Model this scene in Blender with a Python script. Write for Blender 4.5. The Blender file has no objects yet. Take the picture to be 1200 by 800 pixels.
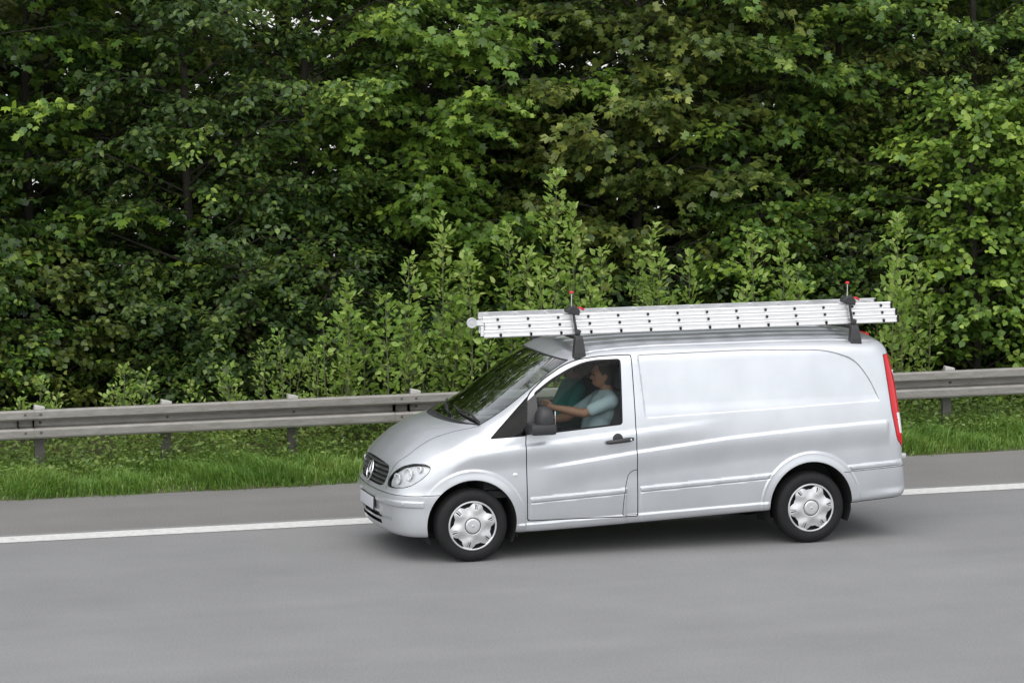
import bpy, bmesh, math, random
import numpy as np
from mathutils import Vector, Matrix, Quaternion

# ------------------------------------------------------------------ camera
scn = bpy.context.scene
col = scn.collection
R_ = math.radians
cam_d = bpy.data.cameras.new('camera')
cam = bpy.data.objects.new('camera', cam_d); col.objects.link(cam)
CAM_POS = Vector((-7.33103, -29.17492, 5.18734))
_yaw, _pit, _roll = 0.2664, 0.1099, -0.00908
_F = Vector((math.sin(_yaw) * math.cos(_pit), math.cos(_yaw) * math.cos(_pit), -math.sin(_pit)))
_Rt = _F.cross(Vector((0, 0, 1))).normalized(); _Up = _Rt.cross(_F)
_c, _s = math.cos(_roll), math.sin(_roll)
_R2 = _Rt * _c + _Up * _s; _U2 = _Up * _c - _Rt * _s
cam.matrix_world = Matrix(((_R2.x, _U2.x, -_F.x, CAM_POS.x), (_R2.y, _U2.y, -_F.y, CAM_POS.y),
                           (_R2.z, _U2.z, -_F.z, CAM_POS.z), (0, 0, 0, 1)))
cam_d.sensor_width = 36.0
cam_d.lens = 3900.02 / 1200.0 * 36.0
cam_d.clip_start = 0.5; cam_d.clip_end = 3000
scn.camera = cam

# ------------------------------------------------------------------ sky, sun, exposure
SUN_EL, SUN_AZ = R_(58), R_(205)        # azimuth clockwise from +Y (north); high, behind the camera
world = bpy.data.worlds.new('World'); scn.world = world; world.use_nodes = True
nt = world.node_tree; nt.nodes.clear()
sky = nt.nodes.new('ShaderNodeTexSky'); sky.sky_type = 'NISHITA'; sky.sun_disc = False
sky.sun_elevation = SUN_EL; sky.sun_rotation = SUN_AZ
sky.air_density = 1.0; sky.dust_density = 0.4; sky.ozone_density = 1.0
hs = nt.nodes.new('ShaderNodeHueSaturation'); hs.inputs['Saturation'].default_value = 0.16   # a milky overcast sky
bg = nt.nodes.new('ShaderNodeBackground'); bg.inputs['Strength'].default_value = 0.14
wo = nt.nodes.new('ShaderNodeOutputWorld')
nt.links.new(sky.outputs[0], hs.inputs['Color']); nt.links.new(hs.outputs[0], bg.inputs['Color'])
nt.links.new(bg.outputs[0], wo.inputs['Surface'])
sun_d = bpy.data.lights.new('sun', 'SUN'); sun_d.energy = 1.3; sun_d.angle = R_(80); sun_d.color = (1.0, 0.96, 0.9)
sun = bpy.data.objects.new('sun', sun_d); col.objects.link(sun)
_sd = Vector((math.sin(SUN_AZ) * math.cos(SUN_EL), math.cos(SUN_AZ) * math.cos(SUN_EL), math.sin(SUN_EL)))
sun.rotation_euler = _sd.to_track_quat('Z', 'Y').to_euler()
scn.view_settings.view_transform = 'Standard'; scn.view_settings.look = 'None'
scn.view_settings.exposure = 0.92; scn.view_settings.gamma = 1.0; scn.view_settings.use_curve_mapping = False
scn.render.engine = 'CYCLES'
scn.cycles.max_bounces = 10; scn.cycles.transparent_max_bounces = 24
scn.cycles.diffuse_bounces = 4; scn.cycles.glossy_bounces = 4; scn.cycles.transmission_bounces = 8

rng = np.random.default_rng(11)
random.seed(11)

# ------------------------------------------------------------------ helpers
MATS = {}
def nmat(name):
    m = bpy.data.materials.new(name); m.use_nodes = True; m.node_tree.nodes.clear()
    return m, m.node_tree.nodes, m.node_tree.links

def pmat(name, color, rough=0.5, metal=0.0, noise=0.0, scale=20.0, bump=0.0, bscale=60.0, spec=0.5, coat=0.0, col2=None):
    """a plain procedural Principled material with a little mottling and relief"""
    if name in MATS: return MATS[name]
    m, N, L = nmat(name)
    out = N.new('ShaderNodeOutputMaterial'); b = N.new('ShaderNodeBsdfPrincipled')
    L.new(b.outputs[0], out.inputs['Surface'])
    b.inputs['Roughness'].default_value = rough; b.inputs['Metallic'].default_value = metal
    b.inputs['Specular IOR Level'].default_value = spec
    b.inputs['Coat Weight'].default_value = coat; b.inputs['Coat Roughness'].default_value = 0.05
    tc = N.new('ShaderNodeTexCoord')
    n = N.new('ShaderNodeTexNoise'); n.inputs['Scale'].default_value = scale; n.inputs['Detail'].default_value = 6
    L.new(tc.outputs['Object'], n.inputs['Vector'])
    mx = N.new('ShaderNodeMix'); mx.data_type = 'RGBA'
    L.new(n.outputs['Fac'], mx.inputs['Factor'])
    c2 = col2 if col2 else tuple(c * (1 + noise) for c in color)
    c1 = color if col2 else tuple(c * (1 - noise) for c in color)
    mx.inputs['A'].default_value = (*c1, 1); mx.inputs['B'].default_value = (*c2, 1)
    L.new(mx.outputs['Result'], b.inputs['Base Color'])
    if bump:
        n2 = N.new('ShaderNodeTexNoise'); n2.inputs['Scale'].default_value = bscale; n2.inputs['Detail'].default_value = 4
        L.new(tc.outputs['Object'], n2.inputs['Vector'])
        bp = N.new('ShaderNodeBump'); bp.inputs['Strength'].default_value = bump; bp.inputs['Distance'].default_value = 0.01
        L.new(n2.outputs['Fac'], bp.inputs['Height']); L.new(bp.outputs[0], b.inputs['Normal'])
    MATS[name] = m
    return m

def tag(o, label=None, cat=None, group=None, kind=None):
    if label: o['label'] = label
    if cat: o['category'] = cat
    if group: o['group'] = group
    if kind: o['kind'] = kind
    return o

def empty(name, loc=(0, 0, 0), rz=0.0):
    o = bpy.data.objects.new(name, None); col.objects.link(o)
    o.location = loc; o.rotation_euler = (0, 0, rz); o.empty_display_size = 0.2
    return o

def mesh_obj(name, V, Fc, mat, parent=None, smooth=False, normals=None):
    me = bpy.data.meshes.new(name)
    me.from_pydata([tuple(map(float, v)) for v in V] if not isinstance(V, np.ndarray) else V.tolist(), [], Fc)
    me.update()
    if mat is not None: me.materials.append(mat)
    if smooth or normals is not None:
        me.polygons.foreach_set('use_smooth', np.ones(len(me.polygons), bool))
    if normals is not None:
        me.normals_split_custom_set_from_vertices(np.asarray(normals).tolist())
    o = bpy.data.objects.new(name, me); col.objects.link(o)
    if parent is not None: o.parent = parent
    return o

class MB:
    """collects simple shapes into one mesh"""
    def __init__(s): s.V = []; s.F = []
    def add(s, V, F):
        b = len(s.V); s.V += [tuple(v) for v in V]; s.F += [tuple(i + b for i in f) for f in F]; return s
    def box(s, c, d, M=None, bev=0.0):
        x, y, z = (k / 2 for k in d)
        if bev <= 0:
            V = [(sx * x, sy * y, sz * z) for sx in (-1, 1) for sy in (-1, 1) for sz in (-1, 1)]
            F = [(0, 1, 3, 2), (4, 6, 7, 5), (0, 4, 5, 1), (2, 3, 7, 6), (0, 2, 6, 4), (1, 5, 7, 3)]
        else:
            bm = bmesh.new(); bmesh.ops.create_cube(bm, size=1.0)
            for v in bm.verts: v.co = Vector((v.co.x * 2 * x, v.co.y * 2 * y, v.co.z * 2 * z))
            bmesh.ops.bevel(bm, geom=bm.edges[:] + bm.verts[:], offset=bev, segments=2, affect='EDGES', profile=0.6)
            bm.verts.index_update()
            V = [tuple(v.co) for v in bm.verts]; F = [tuple(v.index for v in f.verts) for f in bm.faces]; bm.free()
        if M is not None: V = [tuple(M @ Vector(v)) for v in V]
        return s.add([(v[0] + c[0], v[1] + c[1], v[2] + c[2]) for v in V], F)
    def tube(s, pts, r, n=8, cap=True):
        pts = [Vector(p) for p in pts]; rs = r if hasattr(r, '__len__') else [r] * len(pts)
        V = []; F = []; u = None
        for i, p in enumerate(pts):
            t = (pts[min(i + 1, len(pts) - 1)] - pts[max(i - 1, 0)]).normalized()
            if u is None:
                u = t.orthogonal().normalized()
            else:
                u = (u - t * u.dot(t)).normalized()
            w = t.cross(u)
            for k in range(n):
                a = 2 * math.pi * k / n
                V.append(tuple(p + (u * math.cos(a) + w * math.sin(a)) * rs[i]))
        for i in range(len(pts) - 1):
            for k in range(n):
                k2 = (k + 1) % n
                F.append((i * n + k, i * n + k2, (i + 1) * n + k2, (i + 1) * n + k))
        if cap:
            F.append(tuple(range(n - 1, -1, -1))); F.append(tuple((len(pts) - 1) * n + k for k in range(n)))
        return s.add(V, F)
    def lathe(s, prof, n=32, M=None):
        """prof: list of (r, h) ; axis = -Y (h grows towards -Y)"""
        V = []; F = []
        for (r, h) in prof:
            for k in range(n):
                a = 2 * math.pi * k / n
                V.append((r * math.cos(a), -h, r * math.sin(a)))
        for i in range(len(prof) - 1):
            for k in range(n):
                k2 = (k + 1) % n
                F.append((i * n + k, (i + 1) * n + k, (i + 1) * n + k2, i * n + k2))
        if M is not None: V = [tuple(M @ Vector(v)) for v in V]
        return s.add(V, F)
    def prism(s, poly, y0, y1):
        """polygon in x-z, extruded along y"""
        n = len(poly)
        V = [(p[0], y0, p[1]) for p in poly] + [(p[0], y1, p[1]) for p in poly]
        F = [tuple(range(n)), tuple(range(2 * n - 1, n - 1, -1))] + [(i, i + n, (i + 1) % n + n, (i + 1) % n) for i in range(n)]
        return s.add(V, F)
    def build(s, name, mat, parent=None, smooth=False, bevel=0.0):
        o = mesh_obj(name, s.V, s.F, mat, parent)
        me = o.data
        bm = bmesh.new(); bm.from_mesh(me)
        bmesh.ops.recalc_face_normals(bm, faces=bm.faces)
        bm.to_mesh(me); bm.free()
        if smooth:
            me.polygons.foreach_set('use_smooth', np.ones(len(me.polygons), bool))
            me.set_sharp_from_angle(angle=R_(35))
        if bevel:
            md = o.modifiers.new('bevel', 'BEVEL'); md.width = bevel; md.segments = 2; md.limit_method = 'ANGLE'; md.angle_limit = R_(40)
        return o
# ------------------------------------------------------------------ materials
def paint_mat():
    m, N, L = nmat('silver_paint'); out = N.new('ShaderNodeOutputMaterial'); b = N.new('ShaderNodeBsdfPrincipled')
    L.new(b.outputs[0], out.inputs['Surface'])
    b.inputs['Metallic'].default_value = 0.72; b.inputs['Roughness'].default_value = 0.42
    b.inputs['Coat Weight'].default_value = 0.8; b.inputs['Coat Roughness'].default_value = 0.04
    tc = N.new('ShaderNodeTexCoord')
    n = N.new('ShaderNodeTexNoise'); n.inputs['Scale'].default_value = 2.5; n.inputs['Detail'].default_value = 8
    L.new(tc.outputs['Object'], n.inputs['Vector'])
    r = N.new('ShaderNodeValToRGB'); r.color_ramp.elements[0].color = (0.49, 0.508, 0.537, 1); r.color_ramp.elements[1].color = (0.55, 0.569, 0.598, 1)
    r.color_ramp.elements[0].position = 0.35; r.color_ramp.elements[1].position = 0.65
    L.new(n.outputs['Fac'], r.inputs['Fac'])
    # road film: a thin dusty band on the lower flanks
    sx = N.new('ShaderNodeSeparateXYZ'); L.new(tc.outputs['Object'], sx.inputs[0])
    mr = N.new('ShaderNodeMapRange'); mr.inputs['From Min'].default_value = 0.75; mr.inputs['From Max'].default_value = 0.2; mr.inputs['To Max'].default_value = 0.5
    L.new(sx.outputs['Z'], mr.inputs['Value'])
    n2 = N.new('ShaderNodeTexNoise'); n2.inputs['Scale'].default_value = 9; n2.inputs['Detail'].default_value = 8; L.new(tc.outputs['Object'], n2.inputs['Vector'])
    mu = N.new('ShaderNodeMath'); mu.operation = 'MULTIPLY'; L.new(mr.outputs[0], mu.inputs[0]); L.new(n2.outputs['Fac'], mu.inputs[1])
    mx = N.new('ShaderNodeMix'); mx.data_type = 'RGBA'; L.new(mu.outputs[0], mx.inputs['Factor']); L.new(r.outputs['Color'], mx.inputs['A'])
    mx.inputs['B'].default_value = (0.36, 0.35, 0.33, 1)
    L.new(mx.outputs['Result'], b.inputs['Base Color'])
    ad = N.new('ShaderNodeMath'); ad.operation = 'MULTIPLY_ADD'; L.new(mu.outputs[0], ad.inputs[0]); ad.inputs[1].default_value = 0.5; ad.inputs[2].default_value = 0.42
    L.new(ad.outputs[0], b.inputs['Roughness'])
    vo = N.new('ShaderNodeTexVoronoi'); vo.inputs['Scale'].default_value = 260; L.new(tc.outputs['Object'], vo.inputs['Vector'])
    bpn = N.new('ShaderNodeBump'); bpn.inputs['Strength'].default_value = 0.04; bpn.inputs['Distance'].default_value = 0.002; L.new(vo.outputs['Distance'], bpn.inputs['Height']); L.new(bpn.outputs[0], b.inputs['Normal'])
    return m

def glass_mat(name, tint, gloss=1.0):
    """thin vehicle glass: tinted see-through plus a Fresnel reflection"""
    m, N, L = nmat(name); out = N.new('ShaderNodeOutputMaterial')
    tr = N.new('ShaderNodeBsdfTransparent'); tr.inputs['Color'].default_value = (*tint, 1)
    gl = N.new('ShaderNodeBsdfGlossy'); gl.inputs['Roughness'].default_value = 0.02
    fr = N.new('ShaderNodeFresnel'); fr.inputs['IOR'].default_value = 1.5
    tc = N.new('ShaderNodeTexCoord'); n = N.new('ShaderNodeTexNoise'); n.inputs['Scale'].default_value = 3.0
    L.new(tc.outputs['Object'], n.inputs['Vector'])
    bp = N.new('ShaderNodeBump'); bp.inputs['Strength'].default_value = 0.03; bp.inputs['Distance'].default_value = 0.02
    L.new(n.outputs['Fac'], bp.inputs['Height']); L.new(bp.outputs[0], gl.inputs['Normal'])
    mu = N.new('ShaderNodeMath'); mu.operation = 'MULTIPLY'; mu.inputs[1].default_value = gloss; mu.use_clamp = True
    L.new(fr.outputs[0], mu.inputs[0])
    mx = N.new('ShaderNodeMixShader'); L.new(mu.outputs[0], mx.inputs[0]); L.new(tr.outputs[0], mx.inputs[1]); L.new(gl.outputs[0], mx.inputs[2])
    L.new(mx.outputs[0], out.inputs['Surface'])
    return m
M_PAINT = paint_mat()
M_WS = glass_mat('windscreen_glass', (0.46, 0.58, 0.53), 5.0)
M_SIDE = glass_mat('door_glass', (0.80, 0.86, 0.83), 0.25)
M_QUART = glass_mat('quarter_glass', (0.18, 0.22, 0.20), 0.4)
M_BLACK = pmat('black_plastic', (0.022, 0.022, 0.024), 0.5, noise=0.25, scale=30, bump=0.15, bscale=300)
M_DARK = pmat('dark_gap', (0.012, 0.012, 0.013), 0.8, noise=0.2)
M_RUB = pmat('rubber', (0.011, 0.011, 0.012), 0.7, noise=0.3, scale=25, bump=0.2, bscale=120, spec=0.25)
M_TRIM = pmat('cab_trim', (0.018, 0.019, 0.020), 0.8, noise=0.2, scale=15, bump=0.1, bscale=200)
M_SEAT = pmat('seat_fabric', (0.03, 0.032, 0.036), 0.9, noise=0.3, scale=120, bump=0.3, bscale=400)
M_CHROME = pmat('chrome', (0.72, 0.72, 0.73), 0.12, metal=1.0, noise=0.05)
M_ALU = pmat('brushed_aluminium', (0.78, 0.78, 0.79), 0.38, metal=0.75, noise=0.10, scale=14, bump=0.05, bscale=80)
M_HUB = pmat('hubcap_silver', (0.50, 0.505, 0.515), 0.42, metal=0.5, noise=0.16, scale=9, coat=0.2)
M_RED = pmat('red_plastic', (0.55, 0.02, 0.025), 0.35, noise=0.15)
M_PLATE = pmat('plate_white', (0.44, 0.45, 0.48), 0.45, noise=0.06)
# ------------------------------------------------------------------ van body: one implicit surface, meshed and then cut into its panels
#BODYFUNC
def ss(a, b, x):
    t = np.clip((x - a) / (b - a), 0, 1); return t * t * (3 - 2 * t)
def smax(a, b, r):
    h = np.clip(0.5 + 0.5 * (a - b) / r, 0, 1)
    return b * (1 - h) + a * h + r * h * (1 - h)
def pchip(px, py, n=1500):
    px = np.asarray(px, float); py = np.asarray(py, float)
    h = np.diff(px); d = np.diff(py) / h; m = np.zeros(len(px))
    m[0] = d[0]; m[-1] = d[-1]
    for i in range(1, len(px) - 1):
        if d[i - 1] * d[i] > 0:
            w1 = 2 * h[i] + h[i - 1]; w2 = h[i] + 2 * h[i - 1]
            m[i] = (w1 + w2) / (w1 / d[i - 1] + w2 / d[i])
    X = np.linspace(px[0], px[-1], n); k = np.clip(np.searchsorted(px, X) - 1, 0, len(px) - 2)
    t = (X - px[k]) / h[k]
    Y = (1 + 2 * t) * (1 - t) ** 2 * py[k] + t * (1 - t) ** 2 * h[k] * m[k] + t * t * (3 - 2 * t) * py[k + 1] + t * t * (t - 1) * h[k] * m[k + 1]
    return X, Y
def blur(X, Y, sig):
    dx = X[1] - X[0]; n = max(1, int(3 * sig / dx)); k = np.exp(-0.5 * (np.arange(-n, n + 1) * dx / sig) ** 2); k /= k.sum()
    Yp = np.concatenate([2 * Y[0] - Y[n:0:-1], Y, 2 * Y[-1] - Y[-2:-n - 2:-1]])
    return np.convolve(Yp, k, 'valid')
def table(pts, sig):
    X, Y = pchip([p[0] for p in pts], [p[1] for p in pts]); Y = blur(X, Y, sig)
    return X, Y, np.gradient(Y, X)

ZT = table([(-1.2, 0.42), (-0.82, 0.79), (-0.72, 0.885), (-0.65, 0.955), (-0.57, 1.022), (-0.48, 1.085), (-0.39, 1.132), (-0.25, 1.18), (-0.14, 1.205), (-0.10, 1.212),
            (0.72, 1.712), (0.82, 1.772), (0.96, 1.836), (1.2, 1.868), (1.8, 1.888), (2.8, 1.888), (3.5, 1.876), (3.9, 1.85), (4.5, 1.79)], 0.014)
XN = table([(0.05, -0.57), (0.2, -0.66), (0.28, -0.70), (0.38, -0.715), (0.47, -0.722), (0.56, -0.735), (0.60, -0.735), (0.64, -0.718), (0.75, -0.698), (0.86, -0.675), (0.95, -0.61), (1.1, -0.45), (2.1, 0.8)], 0.012)
XR = table([(0.05, 4.08), (0.3, 4.13), (0.38, 4.178), (0.46, 4.193), (0.52, 4.188), (0.70, 4.178), (0.74, 4.165), (0.87, 4.165), (1.3, 4.125), (1.7, 4.05), (1.85, 4.0), (2.1, 3.92)], 0.014)
WD = table([(0.05, 0.86), (0.25, 0.905), (0.4, 0.93), (0.65, 0.945), (0.92, 0.943), (1.16, 0.925), (1.45, 0.875), (1.7, 0.82), (1.85, 0.785), (2.1, 0.72)], 0.03)
CROWN = table([(-1.2, 0.10), (-0.7, 0.10), (-0.3, 0.085), (-0.1, 0.05), (0.1, 0.02), (0.7, 0.02), (1.0, 0.04), (4.5, 0.045)], 0.05)
ZB = table([(-1.2, 0.24), (-0.6, 0.22), (0.4, 0.232), (2.8, 0.315), (3.6, 0.345), (4.5, 0.41)], 0.05)
def tb(T, x): return np.interp(x, T[0], T[1])
def tg(T, x): return np.interp(x, T[0], T[2])

ARCH = [(0.0, 0.335, 0.403), (3.19, 0.355, 0.398)]
def arch_r(x, z):
    return np.minimum.reduce([np.hypot(x - c[0], z - c[1]) - c[2] for c in ARCH])
def poly_sdf(P, x, z):
    """signed distance to a closed polygon, negative inside"""
    x = np.asarray(x, float); z = np.asarray(z, float)
    P = np.asarray(P, float); d = np.full(x.shape, 1e9); ins = np.zeros(x.shape, bool)
    for i in range(len(P)):
        a = P[i]; b = P[(i + 1) % len(P)]; e = b - a
        t = np.clip(((x - a[0]) * e[0] + (z - a[1]) * e[1]) / (e @ e + 1e-12), 0, 1)
        d = np.minimum(d, np.hypot(x - a[0] - t * e[0], z - a[1] - t * e[1]))
        cr = ((a[1] > z) != (b[1] > z))
        with np.errstate(divide='ignore', invalid='ignore'):
            ins ^= cr & (x < (b[0] - a[0]) * (z - a[1]) / (b[1] - a[1] + 1e-15) + a[0])
    return np.where(ins, -d, d)
def rounded(P, r, n=5):
    """round the corners of a polygon; r a number or one per corner"""
    P = [np.asarray(p, float) for p in P]; out = []
    rs = r if hasattr(r, '__len__') else [r] * len(P)
    for i, p in enumerate(P):
        a, b = P[i - 1] - p, P[(i + 1) % len(P)] - p
        la, lb = np.linalg.norm(a), np.linalg.norm(b); k = min(rs[i], 0.45 * la, 0.45 * lb)
        if k < 1e-4: out.append(p); continue
        p0, p1 = p + a / la * k, p + b / lb * k
        for t in np.linspace(0, 1, n + 1): out.append((1 - t) ** 2 * p0 + 2 * t * (1 - t) * p + t * t * p1)
    return np.array(out)
def line_z(pts, x): return np.interp(x, [p[0] for p in pts], [p[1] for p in pts])

BLIND = rounded([(1.58, 1.775), (2.6, 1.782), (3.38, 1.755), (3.66, 1.66), (3.80, 1.46), (3.875, 1.275), (1.615, 1.215)], [0.03, 0.2, 0.2, 0.12, 0.15, 0.01, 0.03], 6)
_bx = np.arange(1.4, 4.1, 0.004); _bz = np.arange(1.05, 1.95, 0.004)
_BT = poly_sdf(BLIND, *np.meshgrid(_bx, _bz, indexing='ij'))
def blind_sdf(x, z):
    """BLIND by table look-up"""
    u = np.clip((x - 1.4) / 0.004, 0, len(_bx) - 1.001); v = np.clip((z - 1.05) / 0.004, 0, len(_bz) - 1.001)
    i = u.astype(int); j = v.astype(int); u = u - i; v = v - j
    return (_BT[i, j] * (1 - u) + _BT[i + 1, j] * u) * (1 - v) + (_BT[i, j + 1] * (1 - u) + _BT[i + 1, j + 1] * u) * v
def disp_side(x, z):
    d = np.zeros_like(x)
    # wheel-arch flares
    ar = arch_r(x, z)
    d += 0.020 * (1 - ss(0.075, 0.098, ar)) * ss(0.2, 0.32, z) * (1 - 0.35 * ss(0.0, 0.075, ar))
    # rub strip along the flank
    zs = 0.528 + 0.0487 * (x - 0.54); b = (1 - ss(0.013, 0.027, np.abs(z - zs))) ** 2
    seg = np.maximum(ss(0.53, 0.55, x) * (1 - ss(1.415, 1.43, x)), ss(1.555, 1.57, x) * (1 - ss(4.0, 4.1, x)))
    d += 0.016 * np.sqrt(b) * seg * ss(0.07, 0.11, ar)
    # lower panels stand a little proud below the strip, sill flange below
    d += 0.006 * (1 - ss(zs - 0.03, zs - 0.02, z)) * seg * ss(0.06, 0.1, ar)
    d += 0.014 * (1 - ss(0.30, 0.325, z - 0.035 * (x - 0.4))) * ss(0.4, 0.44, x) * (1 - ss(2.76, 2.80, x))
    # swage line rising to the tail
    zc = line_z([(0.4, 0.78), (0.6, 0.815), (1.55, 0.929), (2.4, 1.013), (3.2, 1.065), (3.95, 1.096)], x)
    am = ss(0.55, 1.0, x) * (1 - ss(3.93, 3.97, x))
    u = zc - z
    d += am * 0.015 * (ss(-0.012, 0.022, u) * (1 - ss(0.03, 0.25, u)))
    # shoulder ledge below the windows
    zb = 1.02 + 0.083 * (x - 0.55); am = ss(-0.35, 0.2, x) * (1 - ss(1.7, 2.5, x)); u = zb - z
    d += am * 0.013 * (ss(-0.03, 0.02, u) * (1 - ss(0.03, 0.20, u)))
    # pressed-in blind panel
    s = blind_sdf(x, z)
    d -= 0.014 * (1 - ss(-0.008, 0.003, s)) * (0.3 + 0.7 * ss(1.24, 1.34, z))
    # rear bumper: a ledge at the bottom corner
    d += 0.012 * ss(3.55, 3.6, x) * (1 - ss(0.40, 0.47, z - 0.03 * (x - 3.6))) * ss(3.6, 4.1, x)
    return d
def disp_front(x, a, z):
    """bumper mouldings on the nose"""
    d = np.zeros_like(x); nose = (1 - ss(-0.46, -0.42, x))
    b = (1 - ss(0.018, 0.034, np.abs(z - 0.525))) ** 2
    d += 0.014 * np.sqrt(b) * nose * ss(0.27, 0.30, a)
    d += 0.008 * (1 - ss(0.60, 0.615, z)) * nose
    d -= 0.018 * (1 - ss(0.0, 0.012, np.abs(z - 0.355 - 0.02 * a) - 0.005)) * ss(0.2, 0.3, a) * (1 - ss(0.55, 0.62, a)) * nose
    return d
def body_f(x, a, z):
    """negative inside; a = |y|"""
    w = ss(1.2, 2.4, x)
    S = 0.09 * (a / 0.7) ** 2 + (0.10 + 0.16 * ss(-0.1, 0.3, x)) * (a / 0.93) ** 6
    Sr = 0.022 * (a / 0.7) ** 2 + 0.035 * (a / 0.9) ** 6
    xf = x - S * (1 - w)
    g = tg(ZT, xf)
    roofd = tb(CROWN, xf) * (a / 0.7) ** 2
    rib = np.zeros_like(x)
    for rc in (0.13, 0.36, 0.56):
        rib = np.maximum(rib, 1 - ss(0.012, 0.03, np.abs(a - rc)))
    rib = rib * ss(1.02, 1.1, x) * (1 - ss(3.7, 3.8, x)) * 0.008
    gut = -0.010 * (1 - ss(0.010, 0.022, np.abs(a - 0.695))) * ss(0.95, 1.1, x) * (1 - ss(3.75, 3.9, x))
    top = (z - (tb(ZT, xf) - roofd + rib + gut)) / np.sqrt(1 + g * g)
    S2 = 0.052 * (a / 0.6) ** 2 + 0.30 * (a / 0.93) ** 9
    gn = tg(XN, z)
    nose = (tb(XN, z) + S2 - x) / np.sqrt(1 + gn * gn) - disp_front(x, a, z)
    gr = tg(XR, z)
    rear = (x + Sr - tb(XR, z)) / np.sqrt(1 + gr * gr)
    tap = 0.05 * np.clip((0.45 - x) / 1.2, 0, 1.5) ** 2 + 0.03 * np.clip((x - 2.8) / 1.3, 0, 1.3) ** 2
    side = a - (tb(WD, z) - tap) - disp_side(x, z)
    bot = tb(ZB, x) - z
    f = smax(top, nose, 0.10)
    f = smax(f, rear, 0.09)
    f = smax(f, side, 0.075 + 0.055 * ss(0.9, 1.3, z))
    f = smax(f, bot, 0.05)
    return f
#ENDBODYFUNC
def surface_nets(h=0.0155):
    xs = np.arange(-0.86, 4.30, h); ys = np.arange(0, 67) * h - h / 2; zs = np.arange(0.17, 1.96, h)
    Xg, Yg, Zg = np.meshgrid(xs, ys, zs, indexing='ij')
    Fv = body_f(Xg, np.abs(Yg), Zg)
    neg = Fv < 0
    acc = None
    n = neg[:-1, :-1, :-1].astype(np.int8)
    for dx in (0, 1):
        for dy in (0, 1):
            for dz in (0, 1):
                if dx + dy + dz: n = n + neg[dx:neg.shape[0] - 1 + dx, dy:neg.shape[1] - 1 + dy, dz:neg.shape[2] - 1 + dz]
    act = (n > 0) & (n < 8)
    idx = -np.ones(act.shape, np.int64); I, J, K = np.nonzero(act); idx[I, J, K] = np.arange(len(I))
    P = np.zeros((len(I), 3)); cnt = np.zeros(len(I))
    cor = [(a, b, c) for a in (0, 1) for b in (0, 1) for c in (0, 1)]
    for i, A in enumerate(cor):
        for B in cor[i + 1:]:
            if sum(abs(A[k] - B[k]) for k in range(3)) != 1: continue
            fa = Fv[I + A[0], J + A[1], K + A[2]]; fb = Fv[I + B[0], J + B[1], K + B[2]]
            m = (fa < 0) != (fb < 0); t = np.where(m, fa / (fa - fb + 1e-20), 0)
            for k in range(3): P[:, k] += np.where(m, A[k] + t * (B[k] - A[k]), 0)
            cnt += m
    P /= cnt[:, None]
    V = np.stack([xs[I] + P[:, 0] * h, ys[J] + P[:, 1] * h, zs[K] + P[:, 2] * h], 1)
    V[J == 0, 1] = 0.0
    faces = []
    for ax in range(3):
        A = neg[:-1] if ax == 0 else neg[:, :-1] if ax == 1 else neg[:, :, :-1]
        B = neg[1:] if ax == 0 else neg[:, 1:] if ax == 1 else neg[:, :, 1:]
        e = np.argwhere(A != B); s = A[tuple(e.T)]
        u, v = [(1, 2), (2, 0), (0, 1)][ax]
        ok = (e[:, u] > 0) & (e[:, v] > 0)
        e = e[ok]; s = s[ok]
        q = []
        for du, dv in ((-1, -1), (0, -1), (0, 0), (-1, 0)):
            c = e.copy(); c[:, u] += du; c[:, v] += dv; q.append(idx[tuple(c.T)])
        q = np.stack(q, 1); q[~s] = q[~s][:, ::-1]
        faces.append(q[(q >= 0).all(1)])
    return V, np.concatenate(faces)

def body_grad(V, e=0.002):
    x, a, z = V[:, 0], np.abs(V[:, 1]), V[:, 2]
    G = np.stack([body_f(x + e, a, z) - body_f(x - e, a, z), body_f(x, a + e, z) - body_f(x, np.abs(a - e), z), body_f(x, a, z + e) - body_f(x, a, z - e)], 1) / (2 * e)
    G[V[:, 1] < 1e-6, 1] = 0
    return G

BV, BQ = surface_nets()
y0 = BV[:, 1] == 0
for _ in range(4):
    G = body_grad(BV); g2 = np.maximum((G * G).sum(1), 0.2)
    st = body_f(BV[:, 0], BV[:, 1], BV[:, 2]) / g2
    BV = BV - np.clip(st, -0.01, 0.01)[:, None] * G
    BV[y0, 1] = 0; BV[:, 1] = np.maximum(BV[:, 1], 0)

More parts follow.
